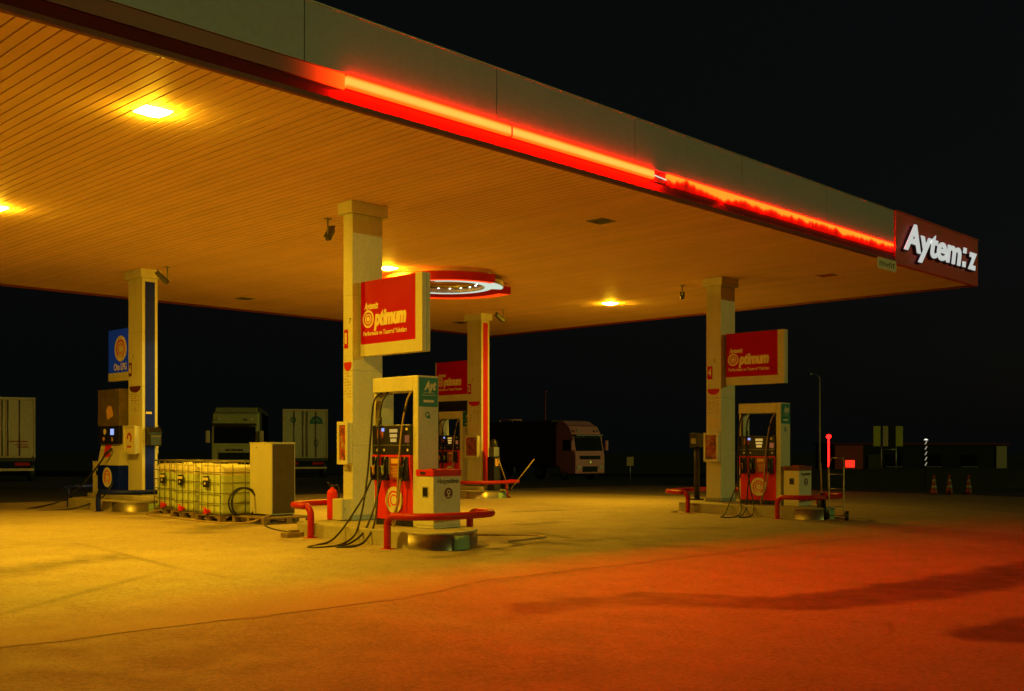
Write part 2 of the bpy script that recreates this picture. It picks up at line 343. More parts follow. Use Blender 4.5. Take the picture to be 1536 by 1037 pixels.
# ------------------------------------------------------------------ GROUND
def ground_sheet(name, xs, ys, dz, mat):
    mb = MB(); nx = len(xs)
    mb.add([(x, y, gz(x, y)+dz) for y in ys for x in xs], [(j*nx+i, j*nx+i+1, (j+1)*nx+i+1, (j+1)*nx+i) for j in range(len(ys)-1) for i in range(nx-1)])
    o = mb.build(name, mat); o['kind'] = 'structure'; return o
def mat_ground(kind):
    m, nt, out = new_mat(kind)
    b = N(nt, 'ShaderNodeBsdfPrincipled'); g = N(nt, 'ShaderNodeNewGeometry'); pos = g.outputs['Position']
    def noise(sc, det=6., ro=.6, vec=pos):
        n = N(nt, 'ShaderNodeTexNoise', Scale=sc, Detail=det, Roughness=ro); L(nt, vec, n.inputs['Vector']); return n
    def mr(v, a, bb, c=0., d=1., sm=False):
        r = N(nt, 'ShaderNodeMapRange'); r.inputs['From Min'].default_value = a; r.inputs['From Max'].default_value = bb
        r.inputs['To Min'].default_value = c; r.inputs['To Max'].default_value = d
        if sm: r.interpolation_type = 'SMOOTHSTEP'
        L(nt, v, r.inputs['Value']); return r.outputs[0]
    def mixc(f, a, c):
        x = N(nt, 'ShaderNodeMix', data_type='RGBA')
        for i, q in ((6, a), (7, c)):
            if isinstance(q, tuple): x.inputs[i].default_value = (*q, 1)
            else: L(nt, q, x.inputs[i])
        L(nt, f, x.inputs[0]); return x.outputs[2]
    def mth(op, a, c):
        x = N(nt, 'ShaderNodeMath', operation=op)
        for i, q in ((0, a), (1, c)):
            if isinstance(q, (int, float)): x.inputs[i].default_value = q
            else: L(nt, q, x.inputs[i])
        return x.outputs[0]
    if kind == 'concrete':
        c1, c2, dark = (.35, .272, .19), (.49, .395, .285), (.08, .06, .042)
    else:
        c1, c2, dark = (.035, .032, .03), (.065, .06, .055), (.02, .018, .016)
    if kind == 'lane': c1, c2, dark = (.20, .165, .12), (.28, .235, .175), (.05, .04, .03)
    big = noise(.22, 8., .62); mid = noise(1.7, 8., .68); fine = noise(42, 3., .6); grit = noise(150, 2., .5)
    col = mixc(mr(big.outputs[0], .3, .7), c1, c2)
    col = mixc(mr(mid.outputs[0], .42, .66, 0., .45), col, c1)
    col = mixc(mr(fine.outputs[0], .5, .7, 0., .45), col, dark)
    col = mixc(mr(grit.outputs[0], .52, .72, 0., .40), col, dark)
    col = mixc(mr(grit.outputs[0], .48, .30, 0., .30), col, (.62, .55, .44) if kind == 'concrete' else (.34, .29, .22) if kind == 'lane' else (.12, .11, .1))
    ag = noise(24, 4., .75); ag2 = noise(9, 5., .7)
    col = mixc(mr(ag.outputs[0], .53, .70, 0., .5), col, dark)
    col = mixc(mr(ag.outputs[0], .46, .32, 0., .45), col, (.60, .53, .42) if kind == 'concrete' else (.40, .34, .26) if kind == 'lane' else (.12, .11, .1))
    col = mixc(mr(ag2.outputs[0], .54, .70, 0., .35), col, dark)
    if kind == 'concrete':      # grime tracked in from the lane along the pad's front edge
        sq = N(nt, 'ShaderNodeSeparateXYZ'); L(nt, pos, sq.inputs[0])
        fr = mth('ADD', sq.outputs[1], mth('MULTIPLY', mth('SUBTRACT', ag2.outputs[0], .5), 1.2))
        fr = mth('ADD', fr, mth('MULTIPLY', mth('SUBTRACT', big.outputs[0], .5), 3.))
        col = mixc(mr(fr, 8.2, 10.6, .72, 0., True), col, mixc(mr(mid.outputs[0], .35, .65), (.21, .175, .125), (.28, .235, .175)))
    rough = None; hgt = mth('ADD', mth('MULTIPLY', fine.outputs[0], .5), grit.outputs[0])
    if kind in ('concrete', 'lane'):
        # wobble the coordinates so that joints, cracks and stains are not ruler straight
        wob = noise(.9, 5., .6); wv = N(nt, 'ShaderNodeVectorMath', operation='SUBTRACT'); L(nt, wob.outputs['Color'], wv.inputs[0]); wv.inputs[1].default_value = (.5, .5, .5)
        flat = N(nt, 'ShaderNodeVectorMath', operation='MULTIPLY'); L(nt, pos, flat.inputs[0]); flat.inputs[1].default_value = (1, 1, 0)
        ng = bpy.data.node_groups.new('segment_mask', 'ShaderNodeTree')
        for nm in ('P', 'A', 'B'): ng.interface.new_socket(nm, in_out='INPUT', socket_type='NodeSocketVector')
        for nm in ('W0', 'W1'): ng.interface.new_socket(nm, in_out='INPUT', socket_type='NodeSocketFloat')
        ng.interface.new_socket('Mask', in_out='OUTPUT', socket_type='NodeSocketFloat')
        gi = N(ng, 'NodeGroupInput'); go = N(ng, 'NodeGroupOutput')
        def vm(op, a, c):
            x = N(ng, 'ShaderNodeVectorMath', operation=op); L(ng, a, x.inputs[0]); L(ng, c, x.inputs[1]); return x
        pa = vm('SUBTRACT', gi.outputs['P'], gi.outputs['A']); ba = vm('SUBTRACT', gi.outputs['B'], gi.outputs['A'])
        d1 = vm('DOT_PRODUCT', pa.outputs[0], ba.outputs[0]); d2 = vm('DOT_PRODUCT', ba.outputs[0], ba.outputs[0])
        dv = N(ng, 'ShaderNodeMath', operation='DIVIDE', use_clamp=True); L(ng, d1.outputs['Value'], dv.inputs[0]); L(ng, d2.outputs['Value'], dv.inputs[1])
        sc = N(ng, 'ShaderNodeVectorMath', operation='SCALE'); L(ng, ba.outputs[0], sc.inputs[0]); L(ng, dv.outputs[0], sc.inputs['Scale'])
        df = vm('SUBTRACT', pa.outputs[0], sc.outputs[0]); ln = N(ng, 'ShaderNodeVectorMath', operation='LENGTH'); L(ng, df.outputs[0], ln.inputs[0])
        r = N(ng, 'ShaderNodeMapRange', interpolation_type='SMOOTHSTEP'); L(ng, ln.outputs['Value'], r.inputs['Value']); L(ng, gi.outputs['W0'], r.inputs['From Min']); L(ng, gi.outputs['W1'], r.inputs['From Max'])
        r.inputs['To Min'].default_value = 1.; r.inputs['To Max'].default_value = 0.; L(ng, r.outputs[0], go.inputs[0])
        def warped(amt):
            s = N(nt, 'ShaderNodeVectorMath', operation='SCALE'); L(nt, wv.outputs[0], s.inputs[0]); s.inputs['Scale'].default_value = amt
            a = N(nt, 'ShaderNodeVectorMath', operation='ADD'); L(nt, s.outputs[0], a.inputs[0]); L(nt, flat.outputs[0], a.inputs[1])
            f2 = N(nt, 'ShaderNodeVectorMath', operation='MULTIPLY'); L(nt, a.outputs[0], f2.inputs[0]); f2.inputs[1].default_value = (1, 1, 0); return f2.outputs[0]
        w_line, w_blob = warped(.16), warped(.8)
        def seg(x0, y0, x1, y1, a, bb, vec):
            q = N(nt, 'ShaderNodeGroup'); q.node_tree = ng; L(nt, vec, q.inputs['P'])
            q.inputs['A'].default_value = (x0, y0, 0); q.inputs['B'].default_value = (x1, y1, 0); q.inputs['W0'].default_value = a; q.inputs['W1'].default_value = bb
            return q.outputs[0]
        def union(lst):
            o = lst[0]
            for q in lst[1:]: o = mth('MAXIMUM', o, q)
            return o
        brk = mr(noise(.55, 4.).outputs[0], .36, .64, .08, .7)
        lines = union([seg(*q, w_line) for q in (
            (-6, 8.6, 6.6, 8.55, .008, .030), (6.6, 8.55, 9.4, 9.0, .008, .028), (9.4, 9.0, 22, 9.25, .008, .03),
            (-8, 16.35, 12.5, 16.9, .01, .05), (6.64, 10.6, 6.63, 12.4, .015, .05), (6.63, 12.35, 3.4, 9.9, .015, .12), (6.63, 12.35, 7.1, 16.4, .01, .12),
            (9.0, 12.1, 10.6, 12.6, .006, .03), (15.2, 17.9, 24, 18.0, .012, .05), (13.2, 15.5, 20.5, 15.6, .01, .04), (9.2, 4.2, 9.75, 4.5, .012, .05), (8.3, 4.15, 9.2, 4.2, .004, .02),
            (11.8, 12.9, 15.4, 11.2, .01, .04), (16.5, 13, 21.7, 13.2, .01, .03), (13.0, -2, 13.0, 9.2, .005, .02))])
        lines = mth('MULTIPLY', lines, brk)
        wet = union([seg(*q, w_blob) for q in (
            (7.9, 7.2, 9.2, 6.95, .22, .58), (9.2, 6.9, 10.2, 5.7, .38, .62), (10.2, 5.7, 12., 5.3, .34, .62), (12., 5.3, 16.5, 5.05, .36, .70), (16.5, 5.05, 30, 4.4, .4, .8),
            (9.9, 3.5, 12.5, 3.2, .28, .5))])
        oil = union([seg(*q, w_blob) for q in (
            (13.7, 11.8, 14.5, 11.7, .05, .45), (13.9, 10.7, 14.6, 9.9, .02, .40), (14.2, 13.4, 13.9, 12.4, .02, .3), (18.7, 18.3, 20, 18.1, .05, .4), (12.6, 12.2, 13.2, 11.7, .1, .5),
            (15.5, 14.8, 16.6, 14.9, .02, .4), (10.1, 11.4, 11.6, 11.6, .02, .35), (17.3, 12.4, 18.3, 12.0, .02, .5), (9.6, 17.2, 10.8, 18.2, .05, .7), (4.2, 13.0, 6.5, 14.0, .02, .6))])
        patch = mr(mid.outputs[0], .34, .58, .35, 1.)
        col = mixc(mth('MULTIPLY', oil, mth('MULTIPLY', patch, .62)), col, (.05, .04, .03))
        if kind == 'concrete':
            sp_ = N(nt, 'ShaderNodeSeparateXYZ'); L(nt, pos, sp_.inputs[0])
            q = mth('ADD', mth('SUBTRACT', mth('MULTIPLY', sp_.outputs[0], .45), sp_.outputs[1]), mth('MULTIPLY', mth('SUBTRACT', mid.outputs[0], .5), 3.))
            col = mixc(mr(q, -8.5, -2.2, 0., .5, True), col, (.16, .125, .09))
        tyre = mr(noise(.33, 5., .7).outputs[0], .55, .78, 0., .45); col = mixc(tyre, col, (.16, .13, .095))
        col = mixc(mth('MULTIPLY', wet, mth('ADD', mth('MULTIPLY', patch, .30), .54)), col, (.03, .025, .02))
        col = mixc(mth('MULTIPLY', lines, .6), col, (.05, .038, .028))
        hgt = mth('SUBTRACT', hgt, mth('MULTIPLY', lines, 1.5))
        rough = mth('SUBTRACT', mr(mid.outputs[0], .3, .7, .62, .85), mth('MULTIPLY', wet, .12))
        L(nt, rough, b.inputs['Roughness'])
    else:
        b.inputs['Roughness'].default_value = .85
    L(nt, col, b.inputs['Base Color'])
    bp = N(nt, 'ShaderNodeBump', Strength=.5, Distance=.008); L(nt, hgt, bp.inputs['Height']); L(nt, bp.outputs[0], b.inputs['Normal'])
    L(nt, b.outputs[0], out.inputs[0]); return m
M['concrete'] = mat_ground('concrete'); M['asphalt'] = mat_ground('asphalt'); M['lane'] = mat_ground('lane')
ground_sheet('ground', [-250, -30, 40, 60, 400], [-80, 0, 15.08, 60, 420], -.004, 'asphalt')
ground_sheet('road', [-60, -30, 0, 20, 33, 40], [-30, 0, 15.08, 24, 30.5], 0., 'lane')
def pad():
    mb = MB(); rows = [(x, 8.55 if x < 7 else 8.55+(x-7)*.28 if x < 9 else 9.1+(x-9)*.012) for x in [-29]+[i*.35-9 for i in range(112)]]
    ys = lambda y0: [y0, 11, 15.08, 20, 30.5]; n = 5; vs = []
    for i, (x, y0) in enumerate(rows):
        j = .03*math.sin(x*3.1)+.025*math.sin(x*7.7+1)
        vs += [(x, y, gz(x, y)+.004) for y in ys(y0+j)]
    mb.add(vs, [(n*i+k, n*(i+1)+k, n*(i+1)+k+1, n*i+k+1) for i in range(len(rows)-1) for k in range(n-1)])
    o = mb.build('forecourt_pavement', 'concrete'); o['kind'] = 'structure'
pad()

# ------------------------------------------------------------------ CANOPY
YF, YB, XL, XR = 11.0, 29.35, -15.4, 28.9
can = thing('canopy', 'large flat petrol station canopy with slatted white ceiling and red lit fascia', 'canopy', (0, 0, 0))
mb = MB(); PITCH = .158
nsl = int((XR-XL)/PITCH)
for i in range(nsl):
    x0 = XL+i*PITCH
    for (y0, y1) in ((YF+.05, 23.66), (23.675, YB-.05)):
        dz = random.uniform(-.0006, .0006)
        mb.prism([(x0+.008, CEIL+.03), (x0+.008, CEIL+.004+dz), (x0+.012, CEIL+dz), (x0+PITCH-.012, CEIL+dz), (x0+PITCH-.008, CEIL+.004+dz), (x0+PITCH-.008, CEIL+.03)], 'y', y0, y1)
mb.build('ceiling', 'slat', can)
MB().box(XL+.05, XR-.05, YF+.12, YB-.02, CEIL+.045, CEIL+.15).build('roof_deck', 'dark_wall', can)
edges = [-15.4, -12.05, -8.8, -5.52, -2.24, 1.04, 4.32, 7.61, 10.95, 14.22, 17.51, 20.8, 24.02]
for a, b_ in zip(edges[:-1], edges[1:]):
    MB().box(a+.005, b_-.005, YF, YF+.05, 6.275, 7.03, .004).build('fascia_panel', 'cladding', can)
MB().box(XL, 24.02, YF+.055, YF+.11, 5.9, 7.0).build('fascia_backing', 'dark_wall', can)
MB().box(XL, 24.03, YF-.012, YF+.13, 7.032, 7.05).build('coping', 'grey', can)
MB().box(XL, 8.24, YF+.02, YF+.052, 6.08, 6.268).build('light_strip', 'tail', can)
MB().box(8.25, 11.24, YF-.016, YF+.052, 6.105, 6.258, .018).build('light_strip', 'neon', can)
MB().box(11.275, 14.74, YF-.016, YF+.052, 6.105, 6.258, .018).build('light_strip', 'neon', can)
MB().box(11.243, 11.272, YF-.016, YF+.055, 6.10, 6.262).build('strip_joint', 'white', can)
MB().box(14.75, 15.12, YF+.035, YF+.052, 6.08, 6.268).build('strip_gap', 'dull_red', can)
MB().tube([(14.74, YF+.03, 6.19), (15.13, YF+.03, 6.165)], .012, 6).build('strip_tube', 'ring_white', can)
MB().box(15.13, 20.05, YF-.012, YF+.052, 6.07, 6.262, .02).build('light_strip', 'broken', can)
MB().box(20.09, 24.0, YF-.012, YF+.052, 6.07, 6.262, .02).build('light_strip', 'broken', can)
MB().prism([(YF+.054, 6.075), (YF+.05, 6.078), (YF-.02, 5.91), (YF+.054, 5.91)], 'x', XL, 24.02).build('red_band', 'dull_red', can)
MB().box(XL, 24.02, YF-.035, YF+.048, 5.835, 5.905, .008).build('front_trim', 'dull_red', can)
MB().box(XR-.04, XR+.02, YF+.1, YB, 5.80, 5.93, .006).build('side_trim', 'dull_red', can)
MB().box(XL, XR+.02, YB+.003, YB+.05, 5.80, 5.93, .006).build('rear_trim', 'dull_red', can)
MB().box(XR+.024, XR+.06, YF+.1, YB, 5.94, 7.03).build('side_fascia', 'cladding', can)

# big name board at the corner
sg = thing('name_board', 'red board at the canopy corner with big white slanted raised letters', 'sign', (24.03, YF, CEIL))
MB().box(0, 4.98, -.03, .1, -.03, 1.185, .01).build('board', 'board_red', sg)
MB().box(0, 5.0, -.05, .105, 1.188, 1.215, .004).build('cap_strip', 'shed', sg)
sh_ = dict(shear=.20, bold=.024, base=True)
for nm, y, ext, mt, dx, dz in (('letter_shade_side', -.07, .045, 'ink', .02, -.03), ('lettering', -.13, .012, 'letter', 0, 0)):  # dark shifted letter copies paint the shade beside the raised letters
    for body, x, w in (('Aytem', 1.93, 3.36), ('z', 4.30, .56)):
        text_mesh(body, .89, '-Y', (x+dx, y, .345+dz), width=w, ext=ext, **sh_).build(nm, mt, sg)
    k = MB().prism([(3.74+dx, .69+dz), (3.92+dx, .69+dz), (3.95+dx, .83+dz), (3.77+dx, .83+dz)], 'y', y-ext, y+ext).build(nm, mt, sg)
    k = MB().prism([(3.68+dx, .33+dz), (3.86+dx, .33+dz), (3.89+dx, .47+dz), (3.71+dx, .47+dz)], 'y', y-ext, y+ext); k.build(nm, mt, sg)
pl = thing('hanging_plate', 'small cream plate with worn dark print hanging under the fascia', 'plate', (23.1, YF-.04, 5.60))
MB().box(0, .95, 0, .02, 0, .26, .004).build('plate', 'cream', pl)
mb = MB()
for i in range(8):
    h = random.uniform(.07, .12); x = .09+i*.1
    mb.box(x, x+.028, -.004, 0, .07, .07+h); mb.box(x, x+.07, -.004, 0, .07+h-.02, .07+h+.003)
mb.build('worn_print', 'ink', pl)
for q in (.12, .83): MB().cyl((q, .01, .26), (q, .01, .30), .008, n=6).build('hanger', 'grey', pl)

# lamps in the ceiling
def ceiling_lamp(x, y, lit, label):
    t = thing('ceiling_lamp', label, 'ceiling light', (x, y, CEIL), 0, 'square lamps in the canopy ceiling')
    f = MB()
    for a, b_, c, d in ((-.205, .205, -.205, -.19), (-.205, .205, .19, .205), (-.205, -.19, -.19, .19), (.19, .205, -.19, .19)): f.box(a, b_, c, d, -.004 if lit else -.012, .004)
    f.build('frame', 'white' if lit else 'grey', t)
    n = 10; vs = []; dep = .05 if lit else -.002
    for j in range(n+1):
        for i in range(n+1):
            u, w = -1+2*i/n, -1+2*j/n
            vs.append((u*.188*(1-.06*w*w), w*.188*(1-.06*u*u), -.008-dep*(1-u*u)*(1-w*w)))
    MB().add(vs, [(j*(n+1)+i, j*(n+1)+i+1, (j+1)*(n+1)+i+1, (j+1)*(n+1)+i) for j in range(n) for i in range(n)], True).build('lens', 'lamp' if lit else 'unlit', t)
ceiling_lamp(6.61, 12.92, True, 'large glaring square lamp nearest the red fascia, above the open forecourt')
ceiling_lamp(7.25, 20.12, True, 'lit square lamp at the picture edge, above the water tanks side')
ceiling_lamp(16.3, 20.1, True, 'lit square lamp touching the round ring light beside column 8')
ceiling_lamp(24.9, 20.2, True, 'small lit square lamp between the ring light and column 4')
ceiling_lamp(15.78, 13.02, False, 'dark unlit square lamp in front of column 8 near the lit strip')
ceiling_lamp(24.67, 13.05, False, 'dark unlit square lamp in front of column 4 near the corner board')
ceiling_lamp(16.73, 27.14, False, 'dark unlit lamp at the rear edge behind column 6')
ceiling_lamp(25.1, 27.0, False, 'dark unlit lamp at the rear edge beside column 2')

# swirl ring light
rg = thing('ring_light', 'round red and white swirl ring light hanging under the ceiling', 'ring light', (18.28, 20.15, CEIL))
rg.scale = (1.06, 1.06, 1.)
def spiral(name, r0f, r1f, a0, a1, z0, z1, mat_side, mat_under, n=72):
    side, und = MB(), MB(); vs = []
    for i in range(n+1):
        t = i/n; a = R(a0+(a1-a0)*t); ro, ri = r0f(t), r1f(t)
        vs += [(ro*math.cos(a), ro*math.sin(a), z1), (ro*math.cos(a), ro*math.sin(a), z0), (ri*math.cos(a), ri*math.sin(a), z0), (ri*math.cos(a), ri*math.sin(a), z1)]
    fs = []
    for i in range(n):
        p, q = 4*i, 4*i+4
        fs += [(p, q, q+1, p+1), (p+2, q+2, q+3, p+3), (p+3, q+3, q, p)]
    fs += [(0, 1, 2, 3), (4*n, 4*n+3, 4*n+2, 4*n+1)]
    s = side.add(vs, fs).build(name, mat_side, rg)
    uv = []
    for i in range(n+1):
        t = i/n; a = R(a0+(a1-a0)*t); ro, ri = r0f(t)-.015, r1f(t)+.015
        uv += [(ro*math.cos(a), ro*math.sin(a), z0-.004), (ri*math.cos(a), ri*math.sin(a), z0-.004)]
    und.add(uv, [(2*i, 2*i+1, 2*i+3, 2*i+2) for i in range(n)]).build('light_band', mat_under, s)
spiral('outer_ring', lambda t: 1.72-.14*t, lambda t: 1.36+.04*t, -18, 272, -.30, -.10, 'pump_red', 'ring_orange')
spiral('inner_ring', lambda t: 1.02+.34*t, lambda t: .84+.22*t, -150, 330, -.24, -.12, 'white', 'ring_white')
for i in range(16):
    a = R(20+i*360/16); MB().lathe([(.001, -.02), (.02, -.012), (.026, 0)], (.72*math.cos(a), .72*math.sin(a), -.16), 8).build('led_point', 'led_dot', rg)
spiral('led_carrier', lambda t: .78, lambda t: .66, 0, 360, -.155, -.10, 'smoked', 'smoked')
for a in (30, 150, 270):
    MB().cyl((1.45*math.cos(R(a)), 1.45*math.sin(R(a)), -.1), (1.45*math.cos(R(a)), 1.45*math.sin(R(a)), .0), .02, n=8).build('hanger', 'grey', rg)
    MB().cyl((.9*math.cos(R(a)), .9*math.sin(R(a)), -.12), (.9*math.cos(R(a)), .9*math.sin(R(a)), .0), .02, n=8).build('hanger', 'grey', rg)

# security cameras
def sec_cam(x, y, az, label, tilt=28):
    t = thing('security_camera', label, 'security camera', (x, y, CEIL), 0, 'security cameras beside the columns')
    MB().box(-.05, .05, -.05, .05, -.012, 0).cyl((0, 0, -.01), (0, 0, -.38), .016, n=8).build('ceiling_mount', 'grey', t)
    MB().cyl((0, 0, -.36), (.13*math.cos(R(az)), .13*math.sin(R(az)), -.36), .014, n=8).build('arm', 'grey', t)
    b = MB().box(-.19, .17, -.055, .055, -.05, .05, .02)
    b.box(-.21, .20, -.066, .066, .052, .062)
    b.cyl((-.19, 0, 0), (-.205, 0, 0), .04, n=14)
    b.xf(Matrix.Translation((.14*math.cos(R(az)), .14*math.sin(R(az)), -.26)) @ Matrix.Rotation(R(az), 4, 'Z') @ Matrix.Rotation(R(-tilt), 4, 'Y'))
    b.build('housing', 'camera', t)
sec_cam(12.0, 16.58, 35, 'dark camera hanging beside the top of column 8', 40)
sec_cam(23.5, 16.6, 35, 'dark camera hanging beside the top of column 4', 22)
sec_cam(12.5, 23.72, 150, 'dark camera hanging beside the top of column 6', 45)
sec_cam(23.75, 23.57, 170, 'dark camera hanging beside the top of column 2', 35)

# ------------------------------------------------------------------ COLUMNS
def column(cx, cy, wx, wy, num, num2, zb, label, front=None, plate='sign_red', plw=.15, plinth=False):
    t = thing('column', label, 'column', (cx, cy, zb), 0, 'canopy columns')
    H = CEIL-zb-.002
    MB().box(0, wx, 0, wy, 0, H-.21, .012).build('shaft', 'white', t)
    MB().box(-.07, wx+.07, -.07, wy+.07, H-.21, H, .01).build('capital', 'white', t)
    MB().box(-.02, wx+.02, -.02, wy+.02, 0, .09, .01).build('skirting', 'grey', t)
    for zz in (1.32, 2.64, 3.96):
        sm = MB(); sm.box(-.0015, wx+.0015, -.0015, wy+.0015, zz, zz+.006); sm.build('panel_seam', 'grey', t)
    if front:
        MB().box(.075, wx-.075, -.008, -.003, .095, H-.3).build('inset_panel', front, t)
    z = lambda w: w-zb
    yl = wy-.035-plw
    p = MB().box(-.008, 0, yl, yl+plw, z(3.27), z(3.60), .003).build('number_plate', plate, t)
    text('numeral', num, .27, '-X', (-.010, yl+plw/2, z(3.435)), 'cream', p, bold=.008, ext=.002, width=min(.115, plw*.66))
    text('small_numeral', num2, .13, '-X', (-.004, max(.06, yl-.06), z(3.74)), 'ink', t, ext=.002)
    b = MB(); w = wy*.78; yc = wy*.5
    pts = [(yc+w/2, z(3.02)), (yc-w/2, z(3.02))]+[(yc-w/2*math.cos(R(a)), z(2.985)-.12*math.sin(R(a))) for a in range(0, 181, 20)]
    b.prism(pts, 'x', -.008, 0).build('crescent_label', 'red' if plate == 'sign_red' else 'purple', t)
    b = MB()
    for r in range(9):
        zz = z(2.82-r*.052)
        for q in range(3):
            if random.random() < .8: b.box(-.003, 0, yc+w*(.40-q*.32), yc+w*(.40-q*.32)-w*random.uniform(.12, .24), zz, zz+random.uniform(.008, .018))
    b.build('price_list', 'faded_ink', t)
    b = MB()
    for r in range(9): b.box(-.003, 0, yc-w*.42, yc+w*.42, z(2.27-r*.03), z(2.27-r*.03)+.006)
    b.build('small_print', 'amber_plastic', t)
    return t
Z8, Z4, Z6, Z2 = .235, .155, .36, .285
column(11.44, 15.08, .67, .27, '8', '7', Z8, 'nearest white column, number 8, beside the red pump with hoses', plw=.105)
column(23.05, 15.1, .65, .44, '4', '3', Z4, 'white column number 4, farthest toward the corner board')
column(12.2, 24.4, .40, .72, '6', '5', Z6, 'column number 6 with a blue strip down its front', front='blue', plate='purple')
column(23.84, 24.65, .36, .66, '2', '1', Z2, 'column number 2 with a red strip down its front', front='red')

def poster_case(x, y, w, zc0, zc1, label, dep=.13, art='poster'):
    t = thing('poster_case', label, 'poster case', (x-dep, y, zc0), 0, 'framed poster cases on the columns')
    h = zc1-zc0
    MB().box(.03, dep-.002, .015, w-.015, .02, h-.02).build('case', 'white', t)
    f = MB()
    f.box(0, .03, 0, .06, 0, h, .006).box(0, .03, w-.06, w, 0, h, .006).box(0, .03, .06, w-.06, 0, .07, .006).box(0, .03, .06, w-.06, h-.06, h, .006)
    f.build('frame', 'white', t)
    MB().box(.018, .029, .061, w-.061, .071, h-.061).build('poster', art, t)
    return t
poster_case(11.438, 15.06, .30, 1.22, 1.97, 'narrow poster case with brown and red poster on column 8')
poster_case(23.048, 15.1, .44, 1.16, 1.90, 'poster case with dark red poster on column 4')
poster_case(23.838, 24.7, .60, 1.20, 1.92, 'poster case with dark red poster on column 2')
pc = poster_case(12.198, 24.48, .62, 1.36, 2.06, 'poster case with pale poster and brown swirl on column 6', dep=.15, art='cream')
k = MB().disc((.016, .31, .40), .13, '-X', .004, r0=.06, a0=-60, a1=200); k.box(.012, .017, .2, .42, .16, .21); k.build('brown_swirl', 'shed', pc)
sp = thing('side_case', 'white case seen edge-on beside the black dispenser of column 6', 'case', (12.603, 24.6, 1.38))
MB().box(0, .12, 0, .5, 0, .68, .01).box(.12, .135, .05, .45, .06, .62).build('case', 'white', sp)

# ------------------------------------------------------------------ ISLANDS
def rrect(x0, x1, y0, y1, r, n=8):
    pts = []
    for cx, cy, a in ((x1-r, y1-r, 0), (x0+r, y1-r, 90), (x0+r, y0+r, 180), (x1-r, y0+r, 270)):
        pts += [(cx+r*math.cos(R(a+90*i/n)), cy+r*math.sin(R(a+90*i/n))) for i in range(n+1)]
    return pts
def outline(hx, hy, n=10, g=0.):
    # back corners, then a tight front-left corner and a long sweeping front-right one
    pts = []
    for cx, cy, rx, ry, a in ((hx-.6, hy-.6, .6, .6, 0), (-hx+.6, hy-.6, .6, .6, 90), (-hx+.42, -hy+.55, .42, .55, 180), (hx-1.12, -hy+1.05, 1.12, 1.05, 270)):
        pts += [(cx+(rx+g)*math.cos(R(a+90*i/n)), cy+(ry+g)*math.sin(R(a+90*i/n))) for i in range(n+1)]
    return pts
def island(x0, x1, y0, y1, zt, label, plate=(.25, .58)):
    t = thing('pump_island', label, 'pump island', ((x0+x1)/2, (y0+y1)/2, zt-.25), 0, 'raised pump islands')
    hx, hy = (x1-x0)/2, (y1-y0)/2
    MB().prism(outline(hx, hy), 'z', -.12, .245).build('slab', 'kerb', t, bevel=.012)
    def strip(name, mat, g, z0, z1, test):
        out, inn = outline(hx, hy, 14, g), outline(hx, hy, 14, .001)
        sel = [i for i, p in enumerate(out) if test(p)]; vs, fs = [], []
        for i in sel: vs += [(*out[i], z0), (*out[i], z1), (*inn[i], z1)]
        for k in range(len(sel)-1): fs += [(3*k, 3*k+3, 3*k+4, 3*k+1), (3*k+1, 3*k+4, 3*k+5, 3*k+2)]
        return MB().add(vs, fs, True).build(name, mat, t)
    strip('steel_skirt', 'steel', .008, -.11, .215, lambda p: p[1] < -hy+.95)
    w = 2*hx
    strip('end_plate', 'pale_green', .016, -.03, .19, lambda p: p[1] < -hy+.5 and -hx+w*plate[0] <= p[0] <= -hx+w*plate[1])  # green reflection on the steel end, put into the plate's colour
    return t
island(10.48, 12.02, 11.88, 15.78, .235, 'nearest pump island, concrete with curved steel end, under the nearest pump')
island(21.95, 23.6, 11.85, 15.9, .155, 'pump island with curved steel end beside the hand truck')
island(11.45, 13.2, 23.85, 27.4, .255, 'pump island with blue rails, at the foot of the blue striped column')
island(23.1, 24.95, 24.0, 27.6, .165, 'pump island with one red rail, at the foot of the red striped column', (.45, .85))
def plinth(cx, cy, wx, wy, z0, z1, label):
    o = MB().prism(rrect(-.25, wx+.25, -.22, wy+1.9, .2), 'z', 0, z1-z0).build('column_plinth', 'kerb', None, bevel=.01, loc=(cx, cy, z0))
    tag(o, label, 'plinth')
plinth(12.2, 24.4, .40, .72, .25, Z6, 'low second concrete step under the blue striped column')
plinth(23.84, 24.65, .36, .66, .16, Z2, 'low second concrete step under the red striped column')

def rail(x0, x1, yb, bulge, zg, h, label, col='rail_red', r=.056):
    # a bent tube: two feet, the bar sweeping out round the island's end (bulge < 0 : toward the front)
    cx = (x0+x1)/2; hx = (x1-x0)/2; sg_ = 1 if bulge > 0 else -1
    t = thing('guard_rail', label, 'guard rail', (cx, yb, zg), 0, 'bent tube guard rails round the island ends')
    pts = [(-hx, 0, -.03), (-hx, 0, h*.45), (-hx, 0, h-.16)]
    for a in (25, 50, 75): pts.append((-hx+sg_*0, sg_*.16*(1-math.cos(R(a))), h-.16+.16*math.sin(R(a))))
    for a in range(180, -1, -12):
        u = math.cos(R(a)); w = math.sin(R(a))
        pts.append((hx*1.04*math.copysign(abs(u)**.75, u), sg_*(.17+(abs(bulge)-.17)*w**.8), h))
    for a in (75, 50, 25): pts.append((hx, sg_*.16*(1-math.cos(R(a))), h-.16+.16*math.sin(R(a))))
    pts += [(hx, 0, h-.16), (hx, 0, h*.45), (hx, 0, -.03)]
    MB().tube(smooth(pts, 3), r, 12).build('tube', col, t)
    f = MB()
    for x in (-hx, hx): f.cyl((x, 0, -.02), (x, 0, .012), r*2., n=14)
    f.build('foot_flanges', col, t)
rail(10.26, 11.98, 12.66, -.84, gz(10.2, 12.6), .51, 'red rail round the front end of the nearest island, before the white cabinet')
